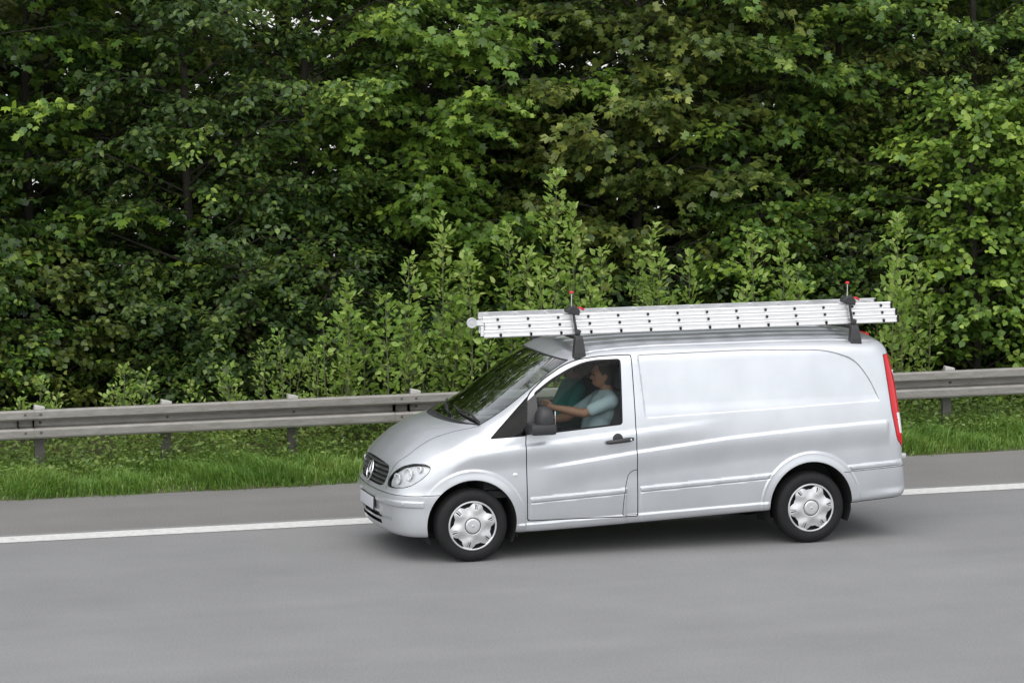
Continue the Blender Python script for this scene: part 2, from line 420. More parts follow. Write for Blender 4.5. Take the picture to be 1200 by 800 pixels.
class Panels:
    def __init__(s, V, Q):
        s.V = V; s.F = [tuple(q) for q in Q.tolist()]; s.T = ['body'] * len(s.F)
    def cut(s, d, frm, new, mask=None):
        """split the faces tagged frm along d = 0 and retag the d < 0 side"""
        frm = (frm,) if isinstance(frm, str) else frm
        d = np.where(np.abs(d) < 2e-4, -2e-4, d).tolist()
        mk = None if mask is None else mask.tolist(); FR = set(frm)
        nF = []; nT = []; nv = []; cache = {}; base = len(s.V); V = s.V
        for f, t in zip(s.F, s.T):
            if t not in FR or (mk is not None and not (mk[f[0]] and mk[f[1]] and mk[f[2]] and mk[f[-1]])):
                nF.append(f); nT.append(t); continue
            dd = [d[i] for i in f]
            if max(dd) < 0: nF.append(f); nT.append(new); continue
            if min(dd) >= 0: nF.append(f); nT.append(t); continue
            A = []; B = []; n = len(f)
            for k in range(n):
                i, j = f[k], f[(k + 1) % n]; di, dj = dd[k], dd[(k + 1) % n]
                (A if di < 0 else B).append(i)
                if (di < 0) != (dj < 0):
                    key = (i, j) if i < j else (j, i)
                    if key not in cache:
                        tt = di / (di - dj); cache[key] = base + len(nv); nv.append(V[i] * (1 - tt) + V[j] * tt)
                    A.append(cache[key]); B.append(cache[key])
            if len(A) > 2: nF.append(tuple(A)); nT.append(new)
            if len(B) > 2: nF.append(tuple(B)); nT.append(t)
        s.F = nF; s.T = nT
        if nv: s.V = np.vstack([s.V, np.array(nv)])
    @property
    def xaz(s): return s.V[:, 0], s.V[:, 1], s.V[:, 2]

pan = Panels(BV, BQ)
def C_(fn, frm, new, mfn=None):
    x, a, z = pan.xaz
    pan.cut(fn(x, a, z), frm, new, None if mfn is None else mfn(x, a, z))
def xf_of(x, a):
    return x - (0.09 * (a / 0.7) ** 2 + (0.10 + 0.16 * ss(-0.1, 0.3, x)) * (a / 0.93) ** 6) * (1 - ss(1.2, 2.4, x))

DOOR = rounded([(0.507, 0.345), (0.492, 1.04), (0.508, 1.20), (0.549, 1.425), (0.60, 1.487), (0.716, 1.585), (0.90, 1.702), (1.04, 1.754), (1.25, 1.778), (1.519, 1.779), (1.521, 1.143), (1.536, 0.338)],
               [0.02, 0.05, 0.05, 0.06, 0.03, 0.05, 0.1, 0.08, 0.08, 0.015, 0.05, 0.015], 4)
WIN = rounded([(0.612, 1.128), (0.628, 1.462), (0.787, 1.577), (0.943, 1.662), (1.076, 1.713), (1.183, 1.731), (1.402, 1.734), (1.384, 1.183), (0.76, 1.139)], [0.008, 0.02, 0.06, 0.06, 0.05, 0.05, 0.015, 0.015, 0.05], 4)
SAIL = np.array([(0.47, 1.108), (0.612, 1.128), (0.628, 1.465), (0.55, 1.405)])
QUART = rounded([(0.172, 1.088), (0.385, 1.283), (0.57, 1.452), (0.52, 1.108)], [0.02, 0.05, 0.0, 0.0], 3)
HEADL = rounded([(-0.157, 0.662), (-0.139, 0.722), (-0.045, 0.788), (0.09, 0.844), (0.246, 0.873), (0.422, 0.877), (0.507, 0.855), (0.494, 0.817), (0.407, 0.751), (0.28, 0.696), (0.154, 0.671), (-0.035, 0.659)], 0.04, 3)
GRILLE = rounded([(-0.44, 0.832), (0.44, 0.832), (0.482, 0.79), (0.475, 0.735), (0.42, 0.652), (0.33, 0.639), (-0.33, 0.639)], [0, 0.02, 0.03, 0.05, 0.04, 0.05, 0], 3)
GRILLE = np.array([(p[0], p[1] + (0.03 * (1 - (p[0] / 0.45) ** 2) if p[1] > 0.8 else 0)) for p in
                   list(np.column_stack([np.linspace(-0.44, 0.42, 12), np.full(12, 0.832)])) + [q for q in GRILLE if q[0] > 0.4] + [(0.33, 0.639), (-0.33, 0.639), (-0.44, 0.66)]])
side = lambda x, a, z: a > 0.5
front = lambda x, a, z: x < -0.25
SW = 0.0045     # half width of a shut line

# edge lines along the pressings, so that they stay crisp
ZS = lambda x: 0.528 + 0.0487 * (x - 0.54)
ZC = lambda x: line_z([(0.4, 0.78), (0.6, 0.815), (1.55, 0.929), (2.4, 1.013), (3.2, 1.065), (3.95, 1.096)], x)
low = lambda x, a, z: (a > 0.6) & (z < 1.3) & (x > 0.3)
for off in (-0.027, -0.0215, -0.017, -0.013, 0.013, 0.017, 0.0215, 0.027): C_(lambda x, a, z: z - ZS(x) - off, 'body', 'body', lambda x, a, z: (a > 0.6) & (np.abs(z - ZS(x)) < 0.06) & (x > 0.4))
for off in (-0.022, -0.005, 0.012): C_(lambda x, a, z: z - ZC(x) - off, 'body', 'body', low)
for off in (-0.008, -0.0025, 0.003): C_(lambda x, a, z: blind_sdf(x, z) - off, 'body', 'body', lambda x, a, z: (a > 0.6) & (x > 1.5) & (z > 1.15))
for off in (0.073, 0.086, 0.0985): C_(lambda x, a, z: arch_r(x, z) - off, 'body', 'body', lambda x, a, z: (a > 0.55) & (z < 0.95))
for off in (0.299, 0.3255): C_(lambda x, a, z: z - 0.035 * (x - 0.4) - off, 'body', 'body', lambda x, a, z: (a > 0.6) & (z < 0.5) & (x > 0.3) & (x < 2.9))
for off in (0.491, 0.497, 0.503, 0.507, 0.543, 0.547, 0.553, 0.559): C_(lambda x, a, z: z - off, 'body', 'body', lambda x, a, z: (x < -0.35) & (z < 0.62) & (z > 0.44))
for _ in range(3):
    G = body_grad(pan.V); g2 = np.maximum((G * G).sum(1), 0.2); yz = pan.V[:, 1] < 1e-9
    st = body_f(*pan.xaz) / g2
    pan.V = pan.V - np.clip(st, -0.006, 0.006)[:, None] * G
    pan.V[yz, 1] = 0; pan.V[:, 1] = np.maximum(pan.V[:, 1], 0)

C_(lambda x, a, z: arch_r(x, z), 'body', 'gone', lambda x, a, z: a > 0.52)
C_(lambda x, a, z: z - tb(ZB, x) - 0.012, 'body', 'underbody')
# glass at the front
def ws(x, a, z):
    xf = xf_of(x, a)
    return np.maximum.reduce([(-0.062 + 0.05 * (a / 0.73) ** 2 - xf) * 0.8, (xf - 0.812), a - (0.722 - 0.035 * xf)])
up = lambda x, a, z: (z > 1.0) & (x < 1.3)
C_(lambda x, a, z: ws(x, a, z) - 0.014, 'body', 'windscreen_seal', up)
C_(lambda x, a, z: ws(x, a, z), 'windscreen_seal', 'windscreen', up)
C_(lambda x, a, z: np.maximum(-0.145 + 0.13 * (a / 0.73) ** 2 - xf_of(x, a), a - 0.735), 'body', 'cowl', lambda x, a, z: (z > 1.0) & (xf_of(x, a) < 0.03))
# front door, its window, sail panel and the fixed quarter light
C_(lambda x, a, z: poly_sdf(DOOR, x, z), 'body', 'door', side)
C_(lambda x, a, z: np.abs(poly_sdf(DOOR, x, z)) - SW, ('body', 'door'), 'door_seam', side)
C_(lambda x, a, z: poly_sdf(WIN, x, z) - 0.016, 'door', 'window_seal', side)
C_(lambda x, a, z: poly_sdf(WIN, x, z), 'window_seal', 'door_window', side)
C_(lambda x, a, z: poly_sdf(SAIL, x, z), ('door', 'window_seal'), 'sail_panel', side)
C_(lambda x, a, z: poly_sdf(QUART, x, z), 'body', 'quarter_window', side)
# nose
C_(lambda x, a, z: poly_sdf(HEADL, x + a, z) - 0.007, 'body', 'headlight_seal', front)
C_(lambda x, a, z: poly_sdf(HEADL, x + a, z), 'headlight_seal', 'headlight', front)
C_(lambda x, a, z: poly_sdf(GRILLE, a, z), 'body', 'grille_hole', lambda x, a, z: (x < -0.55) & (a < 0.55))
C_(lambda x, a, z: z - 0.603 - 0.05 * np.clip(x + 0.5, 0, 1), 'body', 'bumper', lambda x, a, z: (x < -0.1) & (z < 0.72))
C_(lambda x, a, z: np.abs(z - 0.603 - 0.05 * np.clip(x + 0.5, 0, 1)) - 0.0028, ('body', 'bumper'), 'bumper_seam', lambda x, a, z: (x < -0.1) & (z < 0.72))
HOODL = [(-0.80, 0.50), (-0.70, 0.49), (-0.60, 0.545), (-0.486, 0.60), (-0.35, 0.607), (-0.232, 0.615), (-0.097, 0.65), (0.115, 0.738), (0.3, 0.80)]
hoodm = lambda x, a, z: (z > 0.62) & (x < 0.125) & (a > 0.3)
C_(lambda x, a, z: a - line_z(HOODL, x), 'body', 'bonnet', lambda x, a, z: (z > 0.62) & (x < 0.16))
C_(lambda x, a, z: np.abs(a - line_z(HOODL, x)) - 0.003, ('body', 'bonnet'), 'bonnet_seam', hoodm)
# air intake slots below the plate
C_(lambda x, a, z: np.maximum(np.abs(z - 0.375) - 0.022, a - 0.33), 'bumper', 'intake', front)
C_(lambda x, a, z: np.maximum(np.abs(z - 0.315) - 0.018, a - 0.36), 'bumper', 'intake', front)
# fuel flap, tail lamps, tailgate and rear bumper joints
FUEL = rounded([(1.392, 0.352), (1.405, 0.55), (1.44, 0.715), (1.475, 0.752), (1.535, 0.760), (1.55, 0.352)], [0, 0.1, 0.05, 0.04, 0, 0], 3)
C_(lambda x, a, z: poly_sdf(FUEL, x, z), 'door', 'fuel_flap', lambda x, a, z: (a > 0.5) & (x < 1.535))
C_(lambda x, a, z: np.abs(poly_sdf(FUEL, x, z)) - 0.003, ('door', 'fuel_flap'), 'flap_seam', lambda x, a, z: (a > 0.5) & (x < 1.535))
def tl(x, a, z):
    xl = np.interp(z, [0.78, 0.865, 0.90, 0.95, 1.17, 1.48, 1.70], [4.13, 4.080, 4.048, 4.032, 3.992, 3.962, 3.945])
    return np.maximum.reduce([xl - x, z - 1.685, 0.84 - z, 0.70 - a])
rearm = lambda x, a, z: (x > 3.7) & (a > 0.5)
C_(lambda x, a, z: tl(x, a, z) - 0.005, 'body', 'tail_seal', rearm)
C_(lambda x, a, z: tl(x, a, z), 'tail_seal', 'tail_light', rearm)
C_(lambda x, a, z: 0.0001 - tl(x, a, z) * 0 + np.maximum(np.abs(z - 1.06) - 0.10, np.maximum(0.012 + np.interp(z, [0.95, 1.17], [4.054, 4.024]) - x, 0.0)) - 0.0002, 'tail_light', 'tail_clear', rearm)
C_(lambda x, a, z: z - (0.64 + 0.045 * (x - 3.5)), 'body', 'rear_bumper', lambda x, a, z: (x > 3.5) & (z < 0.8))
C_(lambda x, a, z: np.abs(z - (0.64 + 0.045 * (x - 3.5))) - 0.0028, ('body', 'rear_bumper'), 'rear_seam', lambda x, a, z: (x > 3.5) & (z < 0.8))
tgt = lambda x, a, z: np.maximum(a - 0.685, z - 1.79)
C_(lambda x, a, z: tgt(x, a, z), 'body', 'tailgate', lambda x, a, z: (x > 3.95) & (z > 0.66))
C_(lambda x, a, z: np.abs(tgt(x, a, z)) - 0.004, ('body', 'tailgate'), 'gate_seam', lambda x, a, z: (x > 3.95) & (z > 0.68))
BN = body_grad(pan.V); BN /= np.linalg.norm(BN, axis=1)[:, None] + 1e-9

def panel(tags, name, mat, parent, which=(-1, 1), offset=0.0, weld=True):
    """one mesh object from the faces with these tags; which: -1 near side, +1 far side"""
    tags = (tags,) if isinstance(tags, str) else tags
    fs = [f for f, t in zip(pan.F, pan.T) if t in tags]
    used = sorted({i for f in fs for i in f}); mp = {i: k for k, i in enumerate(used)}
    V0 = pan.V[used] + BN[used] * offset; N0 = BN[used]
    VV = []; NN = []; FF = []; b = 0
    for sgn in which:
        V = V0.copy(); N = N0.copy(); V[:, 1] *= sgn; N[:, 1] *= sgn
        VV.append(V); NN.append(N)
        for f in fs:
            g = tuple(mp[i] + b for i in f); FF.append(g if sgn > 0 else g[::-1])
        b += len(V)
    return mesh_obj(name, np.vstack(VV), FF, mat, parent, normals=np.vstack(NN))
# ------------------------------------------------------------------ the van
van = empty('delivery_van', (1.6, 0, 0))
tag(van, 'silver panel van with an aluminium ladder on its roof, driving beside the guardrail', 'van')
VOFF = Vector((-1.6, 0, 0))
def own(o, par=None):
    """parent to the van (or to a part of it), keeping world coordinates"""
    p = par or van
    o.parent = p
    if p is van: o.matrix_parent_inverse = Matrix.Translation(VOFF)
    return o
def vp(tags, name, mat, which=(-1, 1), offset=0.0, par=None): return own(panel(tags, name, mat, None, which, offset), par)
def vb(mb, name, mat, par=None, smooth=True, bevel=0.0): return own(mb.build(name, mat, None, smooth, bevel), par)
_T = np.linspace(0, 1, 500)
def _root(lo, hi, fn):
    """first sign change of fn along [lo, hi]"""
    t = lo + (hi - lo) * _T; f = fn(t); k = int(np.argmax(f[:-1] * f[1:] < 0))
    return float(t[k] + (t[k + 1] - t[k]) * f[k] / (f[k] - f[k + 1]))
def surf_y(x, z): return _root(1.05, 0.3, lambda t: body_f(np.full_like(t, x), t, np.full_like(t, z)))      # half width at (x, z)
def surf_x(a, z): return _root(-1.0, 0.2, lambda t: body_f(t, np.full_like(t, a), np.full_like(t, z)))      # nose at (a, z)
def surf_z(x, a): return _root(2.0, 0.8, lambda t: body_f(np.full_like(t, x), np.full_like(t, a), t))        # roof or bonnet height

body = vp('body', 'body', M_PAINT)
bonnet = vp('bonnet', 'bonnet', M_PAINT)
bumper = vp('bumper', 'front_bumper', M_PAINT)
rbumper = vp('rear_bumper', 'rear_bumper', M_PAINT)
tailgate = vp('tailgate', 'tailgate', M_PAINT)
vp('intake', 'air_intake', M_DARK, offset=-0.03, par=bumper)
vp('underbody', 'underbody', M_DARK)
for sg in (-1, 1):
    for t in ('door_seam', 'bonnet_seam', 'bumper_seam', 'rear_seam', 'gate_seam', 'flap_seam'):
        vp(t, 'shut_line', M_DARK, (sg,), -0.006, body)
vp('windscreen', 'windscreen', M_WS, offset=-0.004)
vp('windscreen_seal', 'windscreen_seal', M_BLACK, offset=-0.001)
cowl = vp('cowl', 'cowl_panel', M_BLACK, offset=-0.006)
# inner lining of the cab, so that no bare paint shows inside
vp(('windscreen_seal',), 'pillar_trim', M_TRIM, offset=-0.035)
_keep = pan.T
_ctr = pan.V[[f[0] for f in pan.F]]
pan.T = ['lining' if (t in ('body', 'door_seam') and 0.1 < c[0] < 1.6 and c[2] > 0.95) else t for t, c in zip(pan.T, _ctr)]
vp('lining', 'cab_lining', M_TRIM, offset=-0.028)
pan.T = _keep
doors = {}
for sg in (-1, 1):
    d = doors[sg] = vp('door', 'cab_door', M_PAINT, (sg,))
    vp('door_window', 'window', M_SIDE, (sg,), -0.010, d)
    vp('window_seal', 'window_seal', M_RUB, (sg,), -0.004, d)
    vp('sail_panel', 'sail_panel', M_BLACK, (sg,), -0.002, d)
    vp('door', 'door_card', M_TRIM, (sg,), -0.045, d)
    vp('fuel_flap', 'fuel_flap', M_PAINT, (sg,), 0, d)
    vp('quarter_window', 'quarter_window', M_QUART, (sg,), -0.004)
    # door handle: a recess cup with a pull bar
    yy = surf_y(1.37, 1.03)
    hb = MB()
    hb.tube([(1.235, sg * (yy + 0.012), 1.018), (1.26, sg * (yy + 0.026), 1.021), (1.36, sg * (yy + 0.032), 1.03), (1.44, sg * (yy + 0.030), 1.037), (1.485, sg * (yy + 0.014), 1.041)], [0.014, 0.019, 0.021, 0.021, 0.015], 10)
    hd = vb(hb, 'handle', M_BLACK, d)
    cb = MB(); cb.lathe([(0.001, 0.004), (0.035, 0.004), (0.047, 0.0)], 20, Matrix.Translation((1.345, sg * (yy + 0.001), 1.05)) @ Matrix.Rotation(0 if sg < 0 else math.pi, 4, 'Z'))
    vb(cb, 'handle_cup', M_BLACK, d)
    lk = MB(); lk.lathe([(0.001, 0.004), (0.009, 0.003), (0.010, -0.004)], 12, Matrix.Translation((1.455, sg * (yy + 0.052), 1.038)) @ Matrix.Rotation(0 if sg < 0 else math.pi, 4, 'Z'))
    vb(lk, 'lock', M_CHROME, hd)
    # wing mirror
    mb = MB()
    bm = bmesh.new(); bmesh.ops.create_icosphere(bm, subdivisions=4, radius=1.0)
    for v in bm.verts:
        c = v.co; p = 2.6
        n = (abs(c.x) ** p + abs(c.y) ** p + abs(c.z) ** p) ** (1 / p); c = c / n
        wz = 0.118 if c.z > 0 else 0.10
        v.co = Vector((0.632 + c.x * (0.085 if c.x < 0 else 0.10) * (1 - 0.15 * max(c.z, 0)), sg * (1.055 + c.y * 0.105), 1.262 + c.z * wz))
        if c.x > 0.75: v.co.x -= 0.02
    bm.verts.index_update()
    mb.add([tuple(v.co) for v in bm.verts], [tuple(v.index for v in f.verts) for f in bm.faces]); bm.free()
    mir = vb(mb, 'wing_mirror', M_BLACK, d)
    b2 = MB(); b2.box((0.605, sg * 1.055, 1.185), (0.235, 0.22, 0.10), bev=0.03)
    vb(b2, 'mirror_base', M_BLACK, mir)
    b3 = MB(); b3.box((0.555, sg * 0.945, 1.175), (0.13, 0.10, 0.07), bev=0.02); vb(b3, 'mirror_arm', M_BLACK, mir)
    b4 = MB(); b4.box((0.712, sg * 1.055, 1.27), (0.006, 0.15, 0.15), bev=0.002); vb(b4, 'mirror_glass', M_CHROME, mir)
    # side repeater on the wing
    ry = surf_y(0.392, 0.768)
    rp = MB(); rp.lathe([(0.001, 0.012), (0.012, 0.010), (0.022, 0.002), (0.023, -0.004)], 14, Matrix.Translation((0.392, sg * ry, 0.768)) @ Matrix.Rotation(0 if sg < 0 else math.pi, 4, 'Z') @ Matrix.Diagonal((1, 1, 0.7, 1)))
    vb(rp, 'side_repeater', pmat('clear_lens', (0.72, 0.72, 0.72), 0.2, noise=0.05, coat=0.5))

# headlights: clear lens over a reflector with two bowls and a bulb each
M_REFL = pmat('reflector', (0.80, 0.81, 0.82), 0.35, metal=0.1, noise=0.15, scale=18, bump=0.6, bscale=22)
M_LENS = glass_mat('lamp_lens', (0.93, 0.94, 0.95), 1.0)
for sg in (-1, 1):
    h = vp('headlight', 'headlight', M_LENS, (sg,), 0)
    h['label'] = 'clear teardrop headlight'
    vp('headlight', 'reflector', M_REFL, (sg,), -0.032, h)
    vp('headlight_seal', 'headlight_seal', M_DARK, (sg,), -0.003)
    for (aa, zz, rr) in ((0.635, 0.735, 0.052), (0.735, 0.785, 0.058), (0.80, 0.835, 0.03)):
        xx = surf_x(aa, zz) + 0.03
        Mx = Matrix.Translation((xx, sg * aa, zz)) @ Matrix.Rotation(-math.pi / 2 + sg * -0.35, 4, 'Z') if sg < 0 else Matrix.Translation((xx, sg * aa, zz)) @ Matrix.Rotation(-math.pi / 2 - 0.35, 4, 'Z')
        bw = MB(); bw.lathe([(rr, 0.022), (rr * 0.93, 0.024), (rr * 0.8, 0.0), (rr * 0.45, -0.018), (rr * 0.2, -0.02), (rr * 0.2, 0.0), (rr * 0.1, 0.005), (0.0005, 0.005)], 20, Mx)
        vb(bw, 'lamp_bowl', M_REFL, h)
# grille: dark opening, slats, star in a ring
vp('grille_hole', 'grille_backing', M_DARK, offset=-0.035)
M_SLAT = pmat('grille_slat', (0.045, 0.046, 0.05), 0.4, noise=0.2, coat=0.3)
for gz, gw in ((0.662, 0.425), (0.704, 0.455), (0.746, 0.476), (0.788, 0.478), (0.828, 0.44)):
    aa = np.linspace(-gw, gw, 19); V = []; F = []
    for a in aa:
        x = surf_x(abs(a), gz)
        for (dx, dz) in ((0.002, -0.006), (0.004, 0.009), (0.032, 0.014), (0.034, -0.009)): V.append((x + dx, a, gz + dz))
    for i in range(18):
        for k in range(4): F.append((i * 4 + k, i * 4 + (k + 1) % 4, (i + 1) * 4 + (k + 1) % 4, (i + 1) * 4 + k))
    F += [(0, 1, 2, 3), (75, 74, 73, 72)]
    vb(MB().add(V, F), 'grille_slat', M_SLAT)
st = MB(); Cs = Vector((surf_x(0, 0.737) - 0.014, 0, 0.737)); tilt = Matrix.Rotation(R_(15), 3, 'Y')
ringp = []
for k in range(37):
    t = 2 * math.pi * k / 36; ringp.append(Cs + tilt @ Vector((0, math.cos(t) * 0.088, math.sin(t) * 0.088)))
st.tube(ringp, 0.0085, 8, cap=False)
for k in range(3):
    t = math.pi / 2 + k * 2 * math.pi / 3
    tip = Vector((0, math.cos(t), math.sin(t)))
    sd = Vector((0, -math.sin(t), math.cos(t)))
    P = [tilt @ (sd * 0.017), tilt @ (tip * 0.085), tilt @ (-sd * 0.017), Vector((-0.012, 0, 0)), Vector((0.008, 0, 0))]
    st.add([Cs + q for q in P], [(0, 3, 1), (1, 3, 2), (0, 1, 4), (1, 2, 4)])
vb(st, 'star_emblem', M_CHROME)
# number plate
px = surf_x(0, 0.47) - 0.012
pf = MB(); pf.box((px, 0, 0.466), (0.012, 0.535, 0.122), Matrix.Rotation(R_(2), 3, 'Y'), 0.003)
plf = vb(pf, 'plate_holder', M_BLACK)
pb = MB(); pb.box((px - 0.008, 0, 0.466), (0.004, 0.515, 0.108), Matrix.Rotation(R_(2), 3, 'Y'), 0.0015); vb(pb, 'number_plate', M_PLATE, plf)
# parking sensors
for a in (-0.78, -0.5, 0.5, 0.78):
    x = surf_x(abs(a), 0.53); b = MB(); b.lathe([(0.0005, 0.003), (0.010, 0.002), (0.011, -0.01)], 12, Matrix.Translation((x, a, 0.53)) @ Matrix.Rotation(-math.pi / 2, 4, 'Z')); vb(b, 'parking_sensor', M_HUB, bumper)
# tail lamps
M_TAIL = pmat('red_lens', (0.52, 0.004, 0.010), 0.25, noise=0.25, scale=5, coat=0.25, spec=0.3)
for sg in (-1, 1):
    t = vp('tail_light', 'tail_light', M_TAIL, (sg,), 0.004)
    vp('tail_clear', 'reversing_lens', pmat('clear_lens', (0.72, 0.72, 0.72)), (sg,), 0.005, t)
    vp('tail_seal', 'tail_light_seal', M_DARK, (sg,), -0.002)
    for hz in (0.745, 1.52):
        hy = 0.80 if hz < 1 else 0.735
        hb = MB(); hb.box((4.135 if hz < 1 else 4.03, sg * hy, hz), (0.05, 0.07, 0.05), bev=0.012); vb(hb, 'hinge', M_HUB, tailgate)
hbk = MB(); hbk.box((4.035, 0, 1.80), (0.05, 0.30, 0.035), bev=0.01); vb(hbk, 'high_brake_light', M_TAIL, tailgate)
# wipers and washer cowl
for (a0, a1) in ((-0.22, 0.42), (-0.72, -0.05)):
    pts = []
    for t in np.linspace(0, 1, 9):
        a = a0 + (a1 - a0) * t; xf = -0.03 + 0.10 * t ** 1.2 + 0.05 * (abs(a) / 0.73) ** 2
        x = xf + 0.09 * (a / 0.7) ** 2 + 0.1 * (abs(a) / 0.93) ** 8
        pts.append((x, a, surf_z(x, abs(a)) + 0.018))
    wb = MB(); wb.tube(pts, 0.009, 6)
    arm = MB(); p0 = (pts[0][0] - 0.02, pts[0][1], pts[0][2] + 0.015); pm = pts[5]
    arm.tube([p0, ((p0[0] + pm[0]) / 2, (p0[1] + pm[1]) / 2, (p0[2] + pm[2]) / 2 + 0.035), (pm[0], pm[1], pm[2] + 0.008)], 0.010, 6)
    w = vb(arm, 'wiper_arm', M_BLACK); vb(wb, 'wiper_blade', M_BLACK, w)

# wheels -----------------------------------------------------------------
def wheel(x, sg, spin):
    e = own(empty('wheel', (0, 0, 0)))
    e.location = (x, sg * 0.83, 0.326)
    rot = Matrix.Rotation(0 if sg < 0 else math.pi, 4, 'Z')
    Rr = 0.326
    t = MB()
    prof = [(0.20, -0.10), (0.23, -0.105), (0.27, -0.112), (0.30, -0.10), (0.318, -0.085), (Rr, -0.06), (Rr, -0.042), (Rr - 0.008, -0.038), (Rr - 0.008, -0.030), (Rr, -0.026), (Rr, -0.006),
            (Rr - 0.008, -0.002), (Rr - 0.008, 0.006), (Rr, 0.010), (Rr, 0.030), (Rr - 0.008, 0.034), (Rr - 0.008, 0.042), (Rr, 0.046), (Rr, 0.062), (0.318, 0.085), (0.306, 0.096), (0.303, 0.098), (0.296, 0.104), (0.27, 0.110), (0.245, 0.108), (0.232, 0.103), (0.226, 0.098), (0.218, 0.085), (0.2, 0.06)]
    t.lathe(prof, 72, rot); o = t.build('tyre', M_RUB, None, True); o.parent = e
    b = MB(); b.lathe([(0.215, 0.02), (0.20, 0.05), (0.001, 0.05)], 40, rot); o = b.build('rim', M_DARK, None, True); o.parent = e
    # hubcap: a polar sheet with six windows and six slits near its edge
    NR, NT = 26, 216; V = []; F = []
    rs = np.concatenate([np.linspace(0.0, 0.066, 5), [0.069, 0.072, 0.076], np.linspace(0.081, 0.15, 6), np.linspace(0.155, 0.204, 11), [0.209, 0.216, 0.224]])
    def hgt(r, th):
        h = 0.092 + 0.022 * (1 - (r / 0.22) ** 2)
        h -= 0.012 * float(0.0665 < r < 0.0745)
        if r < 0.067: h += 0.002 - 0.03 * (0.067 ** 2 - r * r)
        w = abs(((th - spin) / (math.pi / 3) + 0.5) % 1 - 0.5)
        if 0.10 < r < 0.205: h += 0.010 * math.cos(2 * math.pi * w) * math.sin((r - 0.10) / 0.105 * math.pi)
        if r > 0.205: h = 0.105 if r < 0.22 else 0.098
        return h
    for r in rs:
        for k in range(NT):
            th = 2 * math.pi * k / NT
            V.append((r * math.cos(th), -hgt(r, th), r * math.sin(th)))
    for i in range(len(rs) - 1):
        rm = (rs[i] + rs[i + 1]) / 2
        for k in range(NT):
            th = 2 * math.pi * (k + 0.5) / NT
            u = ((th - spin) / (math.pi / 3)) % 1.0
            u = abs(u - 0.5)      # 0 at the middle of a window, 0.5 at a petal's axis
            if 0.168 < rm < 0.203 and u < 0.12 + 0.19 * (rm - 0.168) / 0.035: continue
            if 0.150 < rm < 0.196 and 0.43 < u < 0.475: continue
            k2 = (k + 1) % NT
            F.append((i * NT + k, (i + 1) * NT + k, (i + 1) * NT + k2, i * NT + k2))
    V = [tuple(rot @ Vector(v)) for v in V]
    hc = mesh_obj('hubcap', V, F, M_HUB, e, smooth=True)
    md = hc.modifiers.new('thick', 'SOLIDIFY'); md.thickness = 0.006; md.offset = -1 if sg < 0 else -1
    rg = MB(); rg.tube([rot @ Vector((0.0705 * math.cos(q), -0.104, 0.0705 * math.sin(q))) for q in np.linspace(0, 2 * math.pi, 33)], 0.004, 5, cap=False)
    o = rg.build('cap_ring', M_DARK, None, True); o.parent = hc
    return e
for (x, sp) in ((0.0, 0.30), (3.19, 0.12)):
    for sg in (-1, 1): wheel(x, sg, sp)
# wheel housings
for (cx, cz, r) in ARCH:
    for sg in (-1, 1):
        V = []; F = []; n = 28
        for k in range(n + 1):
            t = -0.45 + (math.pi + 0.9) * k / n
            for yy in (0.945, 0.50): V.append((cx + (r + 0.004) * math.cos(t), sg * (min(yy, surf_y(cx + (r + 0.004) * math.cos(t), max(cz + r * math.sin(t), 0.3)) - 0.012) if yy > 0.6 else yy), cz + (r + 0.004) * math.sin(t)))
        for k in range(n): F.append((2 * k, 2 * k + 1, 2 * k + 3, 2 * k + 2))
        F.append(tuple(2 * k + 1 for k in range(n + 1)))
        o = own(mesh_obj('wheel_housing', V, F, M_DARK, None))
ax = MB(); ax.tube([(0, -0.72, 0.3), (0, 0.72, 0.3)], 0.04, 8); vb(ax, 'axle', M_DARK)
ax = MB(); ax.tube([(3.19, -0.72, 0.3), (3.19, 0.72, 0.3)], 0.05, 8); vb(ax, 'axle', M_DARK)
# mud flap strips behind the front wheels
for sg in (-1, 1):
    m = MB(); m.box((0.415, sg * 0.80, 0.27), (0.01, 0.2, 0.14), bev=0.003); vb(m, 'mud_flap', M_RUB)

# cab interior -------------------------------------------------------------
b = MB(); b.box((0.75, 0, 0.58), (1.65, 1.66, 0.06)); vb(b, 'cab_floor', M_TRIM)
b = MB(); b.prism([(1.58, 0.55), (1.62, 0.55), (1.62, 1.82), (1.58, 1.82)], -0.68, 0.68)
for sg in (-1, 1): b.add([(1.60, sg * 0.68, 0.55), (1.60, sg * 0.88, 0.55), (1.60, sg * 0.88, 1.15), (1.60, sg * 0.76, 1.74), (1.60, sg * 0.68, 1.80)], [(0, 1, 2, 3, 4)])
vb(b, 'bulkhead', M_TRIM)
# headliner follows the roof
V = []; F = []; xs = np.linspace(0.9, 1.6, 8); ys = np.linspace(-0.68, 0.68, 15)
for x in xs:
    for y in ys: V.append((x, y, surf_z(x, abs(y)) - 0.035))
for i in range(7):
    for j in range(14): F.append((i * 15 + j, (i + 1) * 15 + j, (i + 1) * 15 + j + 1, i * 15 + j + 1))
own(mesh_obj('headliner', V, F, pmat('headliner', (0.07, 0.07, 0.07), 0.9, noise=0.1), None))
